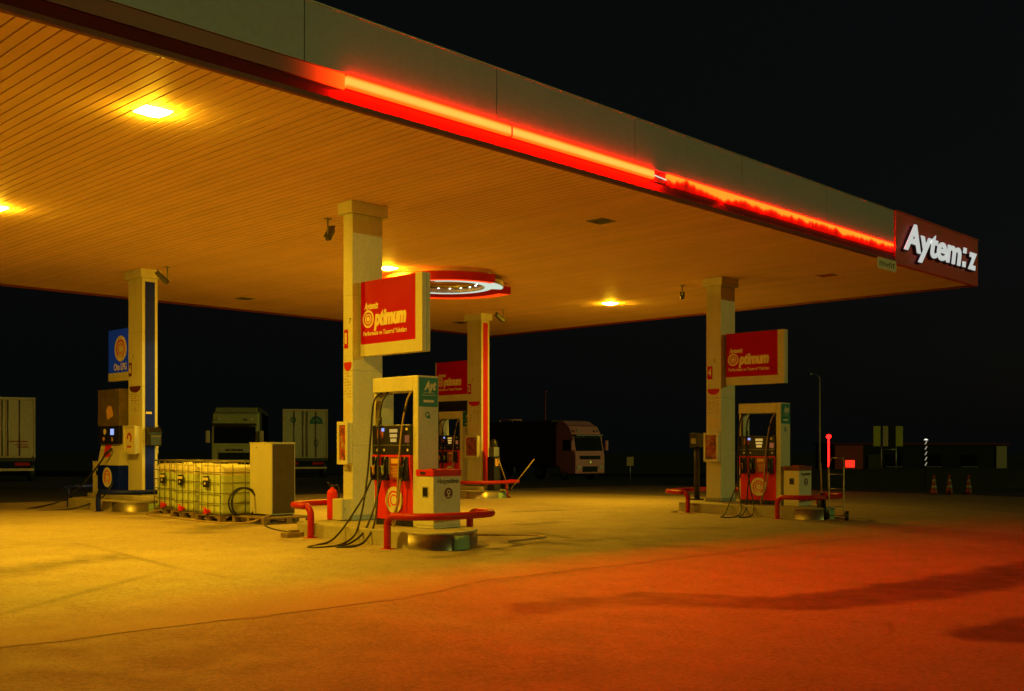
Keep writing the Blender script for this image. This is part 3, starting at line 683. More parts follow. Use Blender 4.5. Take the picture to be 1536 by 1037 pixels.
rail(10.40, 12.45, 14.85, .92, gz(10.3, 14.8), .53, 'red rail behind column 8, beside the fire extinguisher')
rail(21.7, 23.6, 12.7, -.86, gz(21.6, 12.9), .50, 'red rail round the front end of the island beside the hand truck')
rail(21.75, 24.3, 15.2, 1.0, gz(22, 15.2), .50, 'red rail at the rear end of the island under column 4')
rail(11.25, 13.35, 24.7, -.95, 0., .47, 'blue rail at the front of column 6', 'rail_blue')
rail(11.5, 13.3, 26.9, .9, -.06, .56, 'blue rail at the rear end of the island under column 6', 'rail_blue')
rail(22.85, 25.1, 24.75, -.9, gz(23, 25), .52, 'red rail at the front of column 2 beside the two sticks')

# ------------------------------------------------------------------ SIGNS
def optimum_sign(x, yfar, zb, label, near=.17, far=.0, group='red fuel signs on the columns'):
    W = 1.65; wd = .18
    t = thing('fuel_sign', label, 'sign', (x, yfar, zb), 0, group)
    h = 1.31
    MB().box(.012, wd, -W, 0, 0, h, .008).build('box', 'white', t)
    y0, y1 = -W+near, -far-.002
    f = MB(); f.box(0, .012, -W, -.0, 0, .205).box(0, .012, -W, y0, .205, h)
    if far: f.box(0, .012, -far, 0, .205, h)
    f.build('frame', 'white', t)
    p = MB().box(.004, .0119, y0, y1, .205, h-.004).build('face', 'sign_red', t)
    yl = y1-.06 if not far else y1-.05; w = (y1-y0)
    yc = (y0+y1)/2
    text('small_line', 'Aytemiz', .16, '-X', (.002, yl-.23, .86), 'gold', p, bold=.006, shear=.25, ext=.003, width=.40)
    c = (.004, yl-.15, .64)
    MB().disc(c, .155, '-X', .004, r0=.118).disc(c, .09, '-X', .004, r0=.066).disc(c, .045, '-X', .004).build('swirl_letter', 'gold', p)
    text('word', 'ptimum', .36, '-X', (.002, yl-.31-.435, .635), 'gold', p, bold=.022, shear=.22, ext=.003, width=.87)
    text('slogan', 'Performans ve Tasarruf Yakıtları', .11, '-X', (.002, yl-.60, .385), 'gold', p, bold=.002, ext=.003, width=1.17)
    MB().box(wd, wd+.012, y0, y1, .205, h-.004).build('rear_face', 'sign_red', t)
    MB().box(.085, .105, -W-.004, -W, .01, h-.01).build('end_seam', 'grey', t)
    MB().box(wd*.35, wd*.65, 0, .05, .2, .35).box(wd*.35, wd*.65, 0, .05, h-.4, h-.25).build('bracket', 'grey', t)
    return t
optimum_sign(11.58, 15.03, 3.12, 'largest red sign with cream lettering, beside column 8 above the nearest pump')
optimum_sign(23.2, 15.05, 3.10, 'red sign with cream lettering and white frame beside column 4')
s2 = optimum_sign(23.95, 26.98, 3.08, 'small red sign with cream lettering, half hidden behind column 2', near=.06, far=.03)
bn = thing('dark_banner', 'dark blank banner hanging below the sign of column 2', 'banner', (23.95, 25.35, 2.70))
MB().box(0, .04, 0, 1.6, 0, .36, .004).build('cloth', 'black', bn)
lp = thing('gas_sign', 'blue sign with cream ring emblem beside column 6', 'sign', (12.36, 26.55, 3.22))
MB().box(.012, .17, -1.36, 0, 0, 1.30, .008).build('box', 'white', lp)
MB().box(0, .012, -1.36, 0, 0, .205).build('frame', 'white', lp)
p = MB().box(.002, .0119, -1.36, -.003, .205, 1.296).build('face', 'blue_glow', lp)
swirl((.002, -.68, .80), .33, '-X', p, ring='red')
text('lettering', 'Oto LPG', .24, '-X', (.0, -.66, .335), 'cream', p, bold=.006, ext=.003, width=.70)
MB().box(.05, .12, -1.46, -1.42, .2, .35).box(.05, .12, -1.46, -1.42, .9, 1.05).build('bracket', 'grey', lp)

# ------------------------------------------------------------------ PUMPS
def pump(x, y, z, label):
    t = thing('fuel_pump', label, 'fuel pump', (x, y, z), 0, 'red and white fuel pumps')
    W, Ln, H = .44, 1.16, 2.44
    f = MB()
    f.box(0, W, 0, .125, 0, H, .012)                       # front pillar
    f.box(.03, W-.03, Ln-.05, Ln, 0, H-.245, .008)         # rear pillar
    f.box(0, W, .126, Ln, H-.24, H, .012)                  # header
    f.build('frame', 'white', t)
    MB().box(.03, W-.03, .13, Ln-.055, .0, .10).build('plinth', 'black', t)
    b = MB(); pr = [(.02, .102), (.0, .62), (-.055, 1.02), (-.055, 1.16), (W+.055, 1.16), (W+.055, 1.02), (W, .62), (W-.02, .102)]
    b.prism(pr, 'y', .128, Ln-.052); b.build('lower_body', 'pump_red', t)
    MB().box(-.004, .0, .14, Ln-.06, .70, .73).build('seam', 'shed', t)
    d = MB().box(-.045, W+.045, .128, Ln-.04, 1.162, 1.65, .015).build('display_head', 'black', t)
    MB().box(-.049, -.045, .14, Ln-.06, 1.315, 1.325).build('head_seam', 'grey', d)
    # the side facing -X : windows of the display
    for k, (zz, w) in enumerate(((1.555, .20), (1.475, .18), (1.40, .15))):
        MB().box(-.052, -.0455, .50-w/2+.06, .50+w/2+.06, zz-.028, zz+.028, .004).build('readout', 'display', d)
    MB().box(-.052, -.0455, .82, .98, 1.43, 1.59, .004).build('sticker', 'poster', d)
    MB().box(-.052, -.0455, .16, .27, 1.36, 1.48, .004).build('sticker', 'card_glow', d)
    MB().box(-.052, -.0455, .80, .87, 1.545, 1.60, .004).build('screen', 'screen', d)
    MB().box(-.052, -.0455, .20, .25, 1.56, 1.60, .003).build('indicator', 'cream', d)
    for yy in (.20, .80, .98): MB().disc((-.046, yy, 1.24), .022, '-X', .006, 12).build('badge', 'cream', d)
    # far-side glass screen across the open window
    MB().box(W-.05, W-.035, .13, .52, 1.655, H-.245).build('rear_screen', 'glass', t)
    # nozzle boots and nozzles
    for yy, cm in ((.98, 'amber_plastic'), (.74, 'pale_green'), (.24, 'black')):
        bt = MB()
        bt.box(-.10, -.056, yy-.075, yy-.052, .78, 1.13, .004).box(-.10, -.056, yy+.052, yy+.075, .78, 1.13, .004).box(-.075, -.056, yy-.052, yy+.052, .78, 1.13).box(-.12, -.03, yy-.06, yy+.06, .74, .785, .004)
        bt.build('nozzle_boot', 'black', t)
        nz = MB()
        nz.tube(smooth([(-.085, yy, 1.08), (-.10, yy, .99), (-.13, yy-.0, .92), (-.15, yy, .82)], 5), [.014]*5+[.02]*5+[.030]*6, 10)
        nz.box(-.19, -.165, yy-.012, yy+.012, .80, .97, .006).box(-.19, -.12, yy-.012, yy+.012, .78, .80, .004)
        no = nz.build('nozzle', 'black', t)
        MB().box(-.165, -.115, yy-.032, yy+.032, .83, .98, .018).build('nozzle_sleeve', cm, no)
        MB().tube([(-.085, yy, 1.085), (-.07, yy, 1.13)], .012, 8).build('spout', 'steel', no)
    hs = [
        [(-.15, .98, .80), (-.30, 1.0, .50), (-.52, 1.0, .22), (-.80, .95, -.05), (-1.10, .84, -.20), (-1.45, .70, -.232), (-1.75, .52, -.235), (-1.70, .36, -.235), (-1.25, .40, -.225), (-.86, .55, -.12), (-.62, .72, .08), (-.34, .95, .45), (-.16, 1.08, .95), (-.09, 1.10, 1.5), (-.03, 1.09, 2.05), (.10, 1.0, 2.22)],
        [(-.15, .74, .80), (-.24, .74, .48), (-.42, .66, .18), (-.70, .52, -.08), (-1.05, .40, -.21), (-1.40, .28, -.232), (-1.38, .14, -.235), (-1.05, .16, -.22), (-.80, .26, -.12), (-.55, .42, .08), (-.30, .66, .50), (-.14, .84, .95), (-.08, .90, 1.5), (-.03, .89, 2.0), (.08, .84, 2.22)],
    ]
    for q in hs: MB().tube(smooth(q, 8), .0165, 8).build('hose', 'rubber', t)
    MB().tube(smooth([(-.15, .24, .80), (-.17, .30, .40), (-.16, .44, .12), (-.13, .44, .022), (-.11, .40, .3), (-.10, .36, 1.0), (-.075, .31, 1.6), (-.05, .23, 2.0), (-.01, .17, 2.16), (.08, .17, 2.2)], 8), .017, 8).build('hose', 'tan_stick', t)
    MB().cyl((-.05, .235, 1.95), (-.058, .25, 1.85), .028, n=10).cyl((-.048, .895, 1.78), (-.053, .897, 1.66), .026, n=10).build('breakaway_coupling', 'black', t)
    e = swirl((-.002, .60, .42), .22, '-X', t, ring='pump_red')
    pn = MB().box(-.064, -.057, .38, .64, .765, 1.13, .002).build('notice', 'orange', t)
    b = MB()
    for r in range(8): b.box(-.067, -.0645, .40, .40+random.uniform(.14, .22), .80+r*.024, .808+r*.024)
    b.box(-.067, -.0645, .42, .60, 1.02, 1.10); b.build('notice_print', 'amber_plastic', pn)
    MB().box(-.061, -.0565, .652, .68, .85, 1.10).build('vertical_label', 'pale_green', t)
    # -Y end of the front pillar: teal panel and small badge
    p = MB().box(.02, W-.02, -.006, -.001, H-.50, H-.03).build('teal_panel', 'teal', t)
    text('word', 'Ayt', .19, '-Y', (W/2+.03, -.008, H-.165), 'cream', p, bold=.010, shear=.28, ext=.002, width=.25)
    b = MB()
    for zz, w in ((H-.275, .22), (H-.315, .28)):
        xx = W/2-w/2
        while xx < W/2+w/2: q = random.uniform(.012, .03); b.box(xx, xx+q, -.008, -.006, zz-.008, zz+.010); xx += q+.008
    b.build('small_print', 'pale_green', p)
    MB().box(W/2-.11, W/2+.11, -.010, -.0065, H-.43, H-.39, .002).build('pill_label', 'cream', p)
    b = MB().disc((W/2-.02, -.001, H-.63), .05, '-Y', .003, 20, r0=.03); b.box(W/2-.015, W/2+.03, -.004, -.001, H-.69, H-.64); b.build('round_badge', 'teal', t)
    MB().box(.02, W-.02, -.003, -.001, .02, .04).build('bottom_seam', 'grey', t)
    return t
pump(11.18, 13.02, Z8, 'nearest red and white fuel pump with black hoses looping to the ground')
pump(22.62, 13.15, Z4, 'red and white fuel pump beside column 4')
pump(23.80, 25.5, Z2, 'small red and white fuel pump half hidden behind the nearest pump')

# LPG dispenser
g = thing('gas_pump', 'blue and white gas pump with smoked board and lit blue screen', 'gas pump', (12.05, 25.35, Z6))
MB().box(.02, .46, 0, 1.15, 0, .12).build('plinth', 'black', g)
MB().box(0, .48, 0, 1.15, .12, .72, .012).build('lower_body', 'blue', g)
swirl((-.001, .60, .42), .25, '-X', g, ring='pump_red')
MB().prism([(0, .722), (.48, .722), (.42, 1.25), (.10, 1.25)], 'y', 0, 1.15).build('sloped_panel', 'white', g)
MB().prism([(.046, .92), (.105, 1.24), (.095, 1.24), (.034, .92)], 'y', .55, .9).build('red_label', 'pump_red', g)
hd = MB().box(.03, .45, .02, 1.13, 1.252, 1.70, .012).build('display_head', 'black', g)
MB().box(.022, .0295, .30, .48, 1.48, 1.63, .003).build('screen', 'screen', hd)
MB().disc((.0295, .80, 1.56), .075, '-X', .006, 20).build('dial', 'cream', hd)
MB().disc((.0295, .86, 1.38), .05, '-X', .006, 16).build('indicator', 'amber_plastic', hd)
MB().box(.022, .0295, .36, .42, 1.33, 1.42, .003).build('indicator', 'amber_plastic', hd)
MB().box(.02, .47, -.01, 1.17, 1.702, 2.62, .01).build('smoked_board', 'smoked', g)
MB().prism([(.30, 1.95), (.62, 1.86), (.70, 2.1), (.55, 2.22), (.40, 2.18)], 'x', .014, .0195).build('faded_sticker', 'amber_plastic', g)
MB().tube(smooth([(.02, .35, 1.12), (-.10, .40, 1.05), (-.20, .62, .75), (-.45, 1.1, .2), (-.8, 1.6, -.2), (-1.6, 1.6, -.36), (-2.1, 1.2, -.37), (-1.7, .6, -.365), (-.9, .3, -.3), (-.3, .2, -.05), (0, .25, .3)], 8), .022, 8).build('hose', 'rubber', g)
MB().tube([(.0, .33, 1.14), (-.08, .36, 1.06), (-.14, .42, .98)], .035, 10).build('nozzle', 'black', g)

# ------------------------------------------------------------------ CABINETS at the island ends
def cabinet(x, y, z, label, words=True, lid='red', crest=True):
    t = thing('welcome_cabinet', label, 'cabinet', (x, y, z), 0, 'white cabinets at the ends of the pump islands')
    W, D, H = .58, .40, .93
    MB().box(0, W, 0, D, 0, H-.105, .01).build('body', 'white', t)
    MB().box(-.012, W+.012, -.012, D+.012, H-.103, H, .01).build('lid', lid, t)
    b = MB().box(.05, .16, .1, .2, H, H+.02).box(.25, .42, .08, .15, H, H+.012); b.build('clutter_on_lid', 'shed', t)
    MB().box(-.006, 0, .12, .26, .49, .66, .003).build('window_frame', 'grey', t)
    MB().box(-.010, -.0065, .14, .24, .51, .64).build('dark_window', 'glass', t)
    MB().box(-.003, 0, .0, D, .045, .052).box(0, W, -.003, 0, .045, .052).build('base_seam', 'grey', t)
    MB().box(-.018, -.0125, .18, .30, H-.075, H-.035).build('lid_slot', 'black', t)
    if words: text('word', 'Hoşgeldiniz', .10, '-Y', (W*.54, -.002, .745), 'ink', t, bold=.0015, ext=.002, width=.46)
    if crest:
        c = (W*.55, -.001, .555)
        o = MB().disc(c, .088, '-Y', .003, 28).build('crest', 'purple', t)
        k = MB().disc((c[0], c[1]-.003, c[2]+.018), .036, '-Y', .002, 20, r0=.022)
        k.prism([(c[0]-.014, c[2]-.008), (c[0]+.014, c[2]-.008), (c[0]+.004, c[2]-.07), (c[0]-.004, c[2]-.07)], 'y', c[1]-.005, c[1]-.003)
        k.box(c[0]-.04, c[0]+.04, c[1]-.005, c[1]-.003, c[2]-.058, c[2]-.048)
        k.build('crest_motif', 'cream', o)
    return t
cabinet(11.12, 12.58, Z8, 'nearest white cabinet with bright red lid and dark round crest')
cabinet(22.50, 12.6, Z4, 'white cabinet with dull red lid in front of column 4 pump', lid='dull_red')
wc = thing('small_cabinet', 'small white cabinet with square dark hole beside the gas pump', 'cabinet', (12.1, 26.55, Z6-.1))
MB().box(0, .4, 0, .34, 0, .92, .01).build('body', 'white', wc)
MB().box(-.01, .41, -.01, .35, .922, .96, .006).build('lid', 'rail_blue', wc)
MB().box(-.006, 0, .02, .13, .56, .68).build('dark_window', 'glass', wc)

# ------------------------------------------------------------------ SMALL THINGS near column 8
fe = thing('fire_extinguisher', 'red fire extinguisher standing behind the beige box at column 8', 'fire extinguisher', (11.40, 15.62, .235))
MB().lathe([(.001, 0), (.085, 0), (.088, .01), (.092, .03), (.092, .46), (.085, .50), (.06, .535), (.032, .55), (.03, .575), (.001, .58)], (0, 0, 0), 24).build('cylinder', 'pump_red', fe)
MB().box(-.03, .03, -.02, .02, .575, .615, .006).tube([(-.02, 0, .61), (-.11, -.02, .655)], .010, 8).tube([(-.02, 0, .595), (-.10, -.02, .61)], .009, 8).build('valve', 'black', fe)
MB().tube(smooth([(.03, 0, .60), (.09, -.03, .60), (.12, -.04, .5), (.10, -.04, .25)], 6), .012, 8).build('hose', 'rubber', fe)
eb = thing('electric_box', 'beige metal box with trailing cable beside the fire extinguisher', 'electric box', (11.22, 15.10, .237))
MB().box(0, .24, 0, .27, .01, .38, .014).build('housing', 'beige', eb)
MB().box(.04, .05, -.004, 0, .05, .36).build('door_seam', 'grey', eb)
MB().box(.06, .075, -.012, 0, .19, .22).build('latch', 'grey', eb)
MB().tube(smooth([(.14, .0, .02), (.05, -.06, -.03), (-.35, -.15, -.12), (-.72, -.30, -.205), (-.95, -.10, -.225)], 8), .012, 8).build('cable', 'tan_stick', eb)

# ------------------------------------------------------------------ WATER TANKS in cages
def ibc(loc, label, sx=1.18, sy=1.0):
    t = thing('caged_tank', label, 'water tank', loc, 0, 'square plastic tanks in wire cages on pallets')
    pb = MB()
    for yy in (0, sy/2-.06, sy-.12): pb.box(0, sx, yy, yy+.12, 0, .02).box(0, .14, yy, yy+.12, .02, .11).box(sx/2-.07, sx/2+.07, yy, yy+.12, .02, .11).box(sx-.14, sx, yy, yy+.12, .02, .11)
    for i in range(7): pb.box(i*sx/6.6, i*sx/6.6+.11, 0, sy, .112, .132)
    pb.build('pallet', 'wood', t)
    bm = bmesh.new(); bmesh.ops.create_cube(bm, size=1)
    for v in bm.verts: v.co = Vector((sx/2+v.co.x*(sx-.09), sy/2+v.co.y*(sy-.09), .135+.51+v.co.z*1.02))
    bmesh.ops.bevel(bm, geom=bm.edges[:], offset=.085, segments=4, affect='EDGES', profile=.5); bm.verts.index_update()
    q = MB(); q.add([v.co[:] for v in bm.verts], [[v.index for v in f.verts] for f in bm.faces], True); bm.free()
    q.lathe([(.11, 0), (.11, .03), (.001, .035)], (sx/2, sy/2, 1.15), 20)
    q.build('tank', 'tank', t)
    c = MB(); z0, z1 = .14, 1.225; e = .012
    for i in range(5): 
        x = e+(sx-2*e)*i/4
        for y in (e, sy-e): c.tube([(x, y, z0), (x, y, z1)], .0095, 6)
    for i in range(1, 4):
        y = e+(sy-2*e)*i/4
        for x in (e, sx-e): c.tube([(x, y, z0), (x, y, z1)], .0095, 6)
    for k in range(6):
        z = z0+.02+(z1-z0-.02)*k/5; rr = .016 if k == 5 else .0085
        for a, b_ in (((0, e), (sx, e)), ((0, sy-e), (sx, sy-e)), ((e, 0), (e, sy)), ((sx-e, 0), (sx-e, sy))): c.tube([(*a, z), (*b_, z)], rr, 6)
    for x in (sx*.33, sx*.67): c.tube([(x, 0, z1), (x, sy, z1)], .012, 6)
    c.build('cage', 'cage', t)
    lb = MB().box(-.012, -.004, sy*.42, sy*.66, .70, .93, .003).build('label_plate', 'black', t)
    MB().box(-.016, -.0125, sy*.45, sy*.66, .84, .90).disc((-.0125, sy*.58, .78), .03, '-X', .004, 12).build('label_print', 'cream', lb)
    v = MB().cyl((.05, sy/2, .20), (-.06, sy/2, .20), .045, n=14).box(-.07, -.02, sy/2-.05, sy/2+.05, .15, .25, .01).build('valve', 'pump_red', t)
    MB().cyl((-.045, sy/2, .25), (-.045, sy/2, .28), .018, n=8).box(-.055, -.035, sy/2-.02, sy/2+.13, .275, .29, .004).build('valve_handle', 'pump_red', v)
    return t
ta = ibc((11.35, 19.36, 0), 'caged water tank closest to the tall beige housing')
dup(ta, (11.55, 20.78, 0), 0, 'middle caged water tank of the row of three')
dup(ta, (11.95, 22.34, 0), 0, 'caged water tank of the row closest to column 6')
pa = thing('wooden_pallet', 'flat wooden pallet under the tall beige housing', 'pallet', (11.52, 18.02, 0))
b = MB()
for yy in (0, .52, 1.06): b.box(0, 1.18, yy, yy+.1, 0, .018).box(0, .13, yy, yy+.1, .018, .1).box(.53, .66, yy, yy+.1, .018, .1).box(1.05, 1.18, yy, yy+.1, .018, .1).box(0, 1.18, yy, yy+.1, .1, .118)
for i in range(8): b.box(i*.152, i*.152+.10+random.uniform(-.01, .012), -.01+random.uniform(-.01, .01), 1.17, .1185, .137)
b.build('boards', 'wood', pa)
tb = thing('beige_housing', 'tall plain beige steel housing standing on a wooden pallet', 'steel housing', (11.93, 18.38, .138))
MB().box(0, .56, 0, .80, .03, 1.47, .012).build('body', 'beige', tb)
MB().box(-.008, .568, -.012, .808, 1.472, 1.487, .004).build('lid', 'white', tb)
MB().box(.022, .54, -.005, -.001, .05, 1.45).build('front_grille', 'mesh', tb)
MB().box(.03, .53, .03, .77, 0, .03).build('base', 'black', tb)
MB().disc((-.0, .55, 1.38), .014, '-X', .004, 10).build('bolt', 'ink', tb)
hz = thing('coiled_hose', 'black coiled hose looped between the tanks and the beige housing', 'hose')
b = MB()
pts = []
for i in range(30):
    a = R(i*360/14); pts.append((11.66+.31*math.cos(a)+.004*i, 18.98+.05*math.sin(a*.5)+.006*i, .40+.30*math.sin(a)))
b.tube(smooth(pts, 4), .020, 8); b.build('hose', 'rubber', hz)
sh2 = thing('short_hose', 'short black hose end arched over the pallet beside the beige housing', 'hose')
MB().tube(smooth([(12.50, 18.45, .3), (12.58, 18.3, .38), (12.66, 18.15, .28), (12.66, 18.1, .14)], 5), .02, 8).build('hose', 'rubber', sh2)
gh = thing('ground_hose', 'pale hose lying on the forecourt along the tanks to column 8', 'hose')
b = MB().tube(smooth([(12.0, 18.5, .15), (11.7, 18.2, .16), (11.42, 18.35, .05), (11.15, 18.75, .02), (11.15, 19.6, .018), (11.2, 20.6, .018), (11.3, 21.5, .018), (11.45, 22.6, .018), (11.75, 23.2, .02), (11.95, 22.9, .10)], 8), .020, 8)
b.build('hose', 'tan_stick', gh)
gc = thing('ground_cable', 'dark cable running over the concrete from the pallet to the red rail', 'cable')
MB().tube(smooth([(11.6, 18.0, .06), (11.35, 17.7, .02), (10.9, 16.6, .015), (10.75, 15.7, .015), (10.45, 15.2, .02)], 8), .014, 8).build('cable', 'rubber', gc)
bk = tag(MB().box(-.17, .17, -.10, .10, 0, .09, .01).box(-.05, .12, -.03, .06, .09, .13, .008).build('concrete_block', 'wood', None, loc=(10.22, 15.12, .004)), 'rough block lying at the foot of the rail behind column 8', 'block')
# puddle of odds and ends behind the nearest island
lh = thing('loose_hose', 'loose hose lying in a loop at the end of the nearest island', 'hose')
MB().tube(smooth([(12.62, 13.3, .02), (12.95, 12.9, .02), (13.3, 12.55, .02), (13.2, 12.1, .018), (12.7, 12.0, .018), (12.1, 11.9, .018)], 8), .018, 8).build('hose', 'tan_stick', lh)

# ------------------------------------------------------------------ service stand, sticks, dispenser
def stand(x, y, z, h, label, mat='black', w=1., box='grey'):
    t = thing('service_stand', label, 'service stand', (x, y, z)); t.scale = (w, w, 1)
    MB().box(-.14, .14, -.16, .16, 0, h*.62, .02).build('bin', mat, t)
    MB().box(-.12, .12, -.13, .13, h*.62, h*.80, .03).build('towel_box', box, t)
    MB().lathe([(.001, .26), (.05, .25), (.10, .18), (.13, .06), (.13, 0)], (0, 0, h*.80), 16).build('hood', mat, t)
    MB().box(-.10, .06, -.168, -.16, h*.45, h*.58, .003).build('label', 'amber_plastic', t)
    return t
stand(23.98, 24.22, .17, 1.72, 'dark service stand in front of the red strip of column 2')
t = thing('dispenser_post', 'thin dark post with a small box on top, behind column 4', 'dispenser', (23.2, 15.93, .16))
MB().box(-.14, .14, -.12, .12, 0, .04, .01).cyl((0, 0, .03), (0, 0, 1.48), .075, n=12).build('post', 'rubber', t)
MB().box(-.15, .15, -.14, .14, 1.38, 1.74, .03).build('box', 'black', t)
MB().box(-.158, -.151, -.08, .08, 1.46, 1.6, .002).build('label', 'grey', t)
for a, b_, nm in (((24.34, 23.9, .18), (23.98, 24.02, 1.18), 'thin stick leaning back toward column 2'), ((24.40, 23.9, .18), (25.10, 23.5, 1.16), 'thin stick leaning away from column 2')):
    o = thing('squeegee', nm, 'squeegee', a)
    v = Vector(b_)-Vector(a)
    MB().tube([(0, 0, 0), v], .016, 8).build('handle', 'tan_stick', o)
    MB().box(-.10, .10, -.02, .02, -.02, .03, .006).build('head', 'rubber', o)
ds = thing('towel_dispenser', 'black rounded towel dispenser on the blue strip of column 6', 'dispenser', (12.44, 24.392, 1.56))
MB().box(-.15, .16, -.20, 0, 0, .26, .03).build('case', 'black', ds)
MB().prism([(-.20, .26), (-.20, .34), (-.14, .44), (-.05, .47), (0, .47), (0, .26)], 'x', -.15, .16).build('hood', 'glass', ds)
MB().box(-.15, .0, -.012, -.008, .78, .83).build('strap', 'cream', ds)
# hand truck and broom
ht = thing('hand_truck', 'grey tube hand truck with black wheels at the end of the far island', 'hand truck', (22.42, 11.62, gz(22.4, 11.6)), R(20))
b = MB()
for y in (-.16, .16):
    b.tube(smooth([(0, y, .12), (.0, y, .6), (.03, y, 1.12), (.10, y, 1.28), (.19, y*.8, 1.42)], 5), .014, 8)
b.tube([(.19, -.128, 1.42), (.19, .128, 1.42)], .014, 8)
for z in (.32, .72, 1.05): b.tube([(.0, -.16, z), (.0, .16, z)], .011, 8)
b.build('frame', 'steel', ht)
MB().box(-.26, .0, -.17, .17, .015, .03, .004).build('toe_plate', 'steel', ht)
for y in (-.215, .215):
    w = MB().cyl((.10, y-.035, .11), (.10, y+.035, .11), .11, n=20).build('wheel', 'rubber', ht)
    MB().cyl((.10, y-.038, .11), (.10, y+.038, .11), .05, n=14).build('rim', 'grey', w)
MB().cyl((.10, -.2, .11), (.10, .2, .11), .012, n=8).build('axle', 'grey', ht)
br = thing('broom', 'dark broom standing bristles down beside the hand truck', 'broom', (22.36, 11.95, gz(22.4, 11.9)))
MB().cyl((0, 0, .5), (.02, .03, 1.30), .014, n=8).build('handle', 'tan_stick', br)
MB().lathe([(.001, .62), (.05, .60), (.09, .45), (.12, .15), (.13, .02), (.001, .0)], (0, 0, 0), 14).build('bristles', 'rubber', br)

# ------------------------------------------------------------------ TRUCKS far behind
def wheel(par, x, y, r=.5, w=.3):
    o = MB().cyl((x-w/2, y, r), (x+w/2, y, r), r, n=20).build('wheel', 'rubber', par)
    MB().cyl((x-w/2-.01, y, r), (x+w/2+.01, y, r), r*.5, n=14).build('rim', 'grey', o)
def trailer_rear(px, d, yaw, label, mat, kind, w=2.55, h=3.95, ln=11.):
    # doors face local -Y
    x, y = P(px, d); t = thing('lorry_trailer', label, 'trailer', (x, y, gz(x, y)), yaw, 'lorries parked behind the canopy')
    MB().box(-w/2, w/2, .06, ln, 1.12, h, .02).build('box_body', mat, t)
    for s in (-1, 1):
        dd = MB().box(min(0, s*(w/2-.05))+.012, max(0, s*(w/2-.05))-.012, 0, .055, 1.2, h-.12, .01).build('door', mat, t)
        b = MB()
        for xx in (.12, .62): b.cyl((s*xx, -.03, 1.2), (s*xx, -.03, h-.12), .022, n=8)
        b.build('lock_rod', 'grey', dd)
        if kind == 'marks':
            if s > 0:
                b = MB(); b.prism([(.25, 3.12)]+[(.63-.38*math.cos(R(a)), 3.12+.46*math.sin(R(a))) for a in range(0, 181, 15)], 'y', -.006, 0); b.build('dome_mark', 'teal', dd)
                b = MB().prism([(.34, 3.18), (.62, 3.44), (.92, 3.2), (.62, 3.34)], 'y', -.010, -.006); b.build('dome_stripe', 'pale_green', dd)
                MB().disc((.62, -.001, 2.0), .12, '-Y', .004, 20, r0=.09, ry=.22).build('oval_mark', 'ink', dd)
            else:
                MB().disc((-.68, -.001, 3.35), .17, '-Y', .004, 20, r0=.09).build('round_mark', 'teal', dd)
        elif s > 0:
            b = MB(); b.box(.12, .95, -.006, 0, 1.86, 1.92).box(.5, 1.0, -.006, 0, 1.6, 1.66).box(.4, .95, -.006, 0, 1.72, 1.76); b.build('faded_writing', 'shed', dd)
    MB().box(-w/2-.01, w/2+.01, -.02, .06, h-.1, h+.02, .01).box(-w/2-.01, -w/2+.05, -.02, .06, 1.12, h-.1).box(w/2-.05, w/2+.01, -.02, .06, 1.12, h-.1).build('rear_frame', 'warm_white', t)
    MB().box(-w/2, w/2, -.03, .05, .95, 1.12, .01).build('sill', 'dark_tarp', t)
    MB().box(-w/2+.05, w/2-.05, -.06, .04, .50, .62, .01).build('bumper', 'warm_white', t)
    for s in (-1, 1):
        MB().box(s*.72-.32, s*.72+.32, -.06, .0, .74, .9, .01).build('tail_lamp', 'red', t)
        for yy in (1.6, 2.95): wheel(t, s*(w/2-.18), yy)
    return t
trailer_rear(8, 50, R(-21), 'white trailer rear cut off by the picture edge behind the gas pump', 'warm_white', 'plain')
trailer_rear(458, 62, R(-33), 'white trailer rear with dark dome mark, beside the dark lorry', 'dim_white', 'marks')

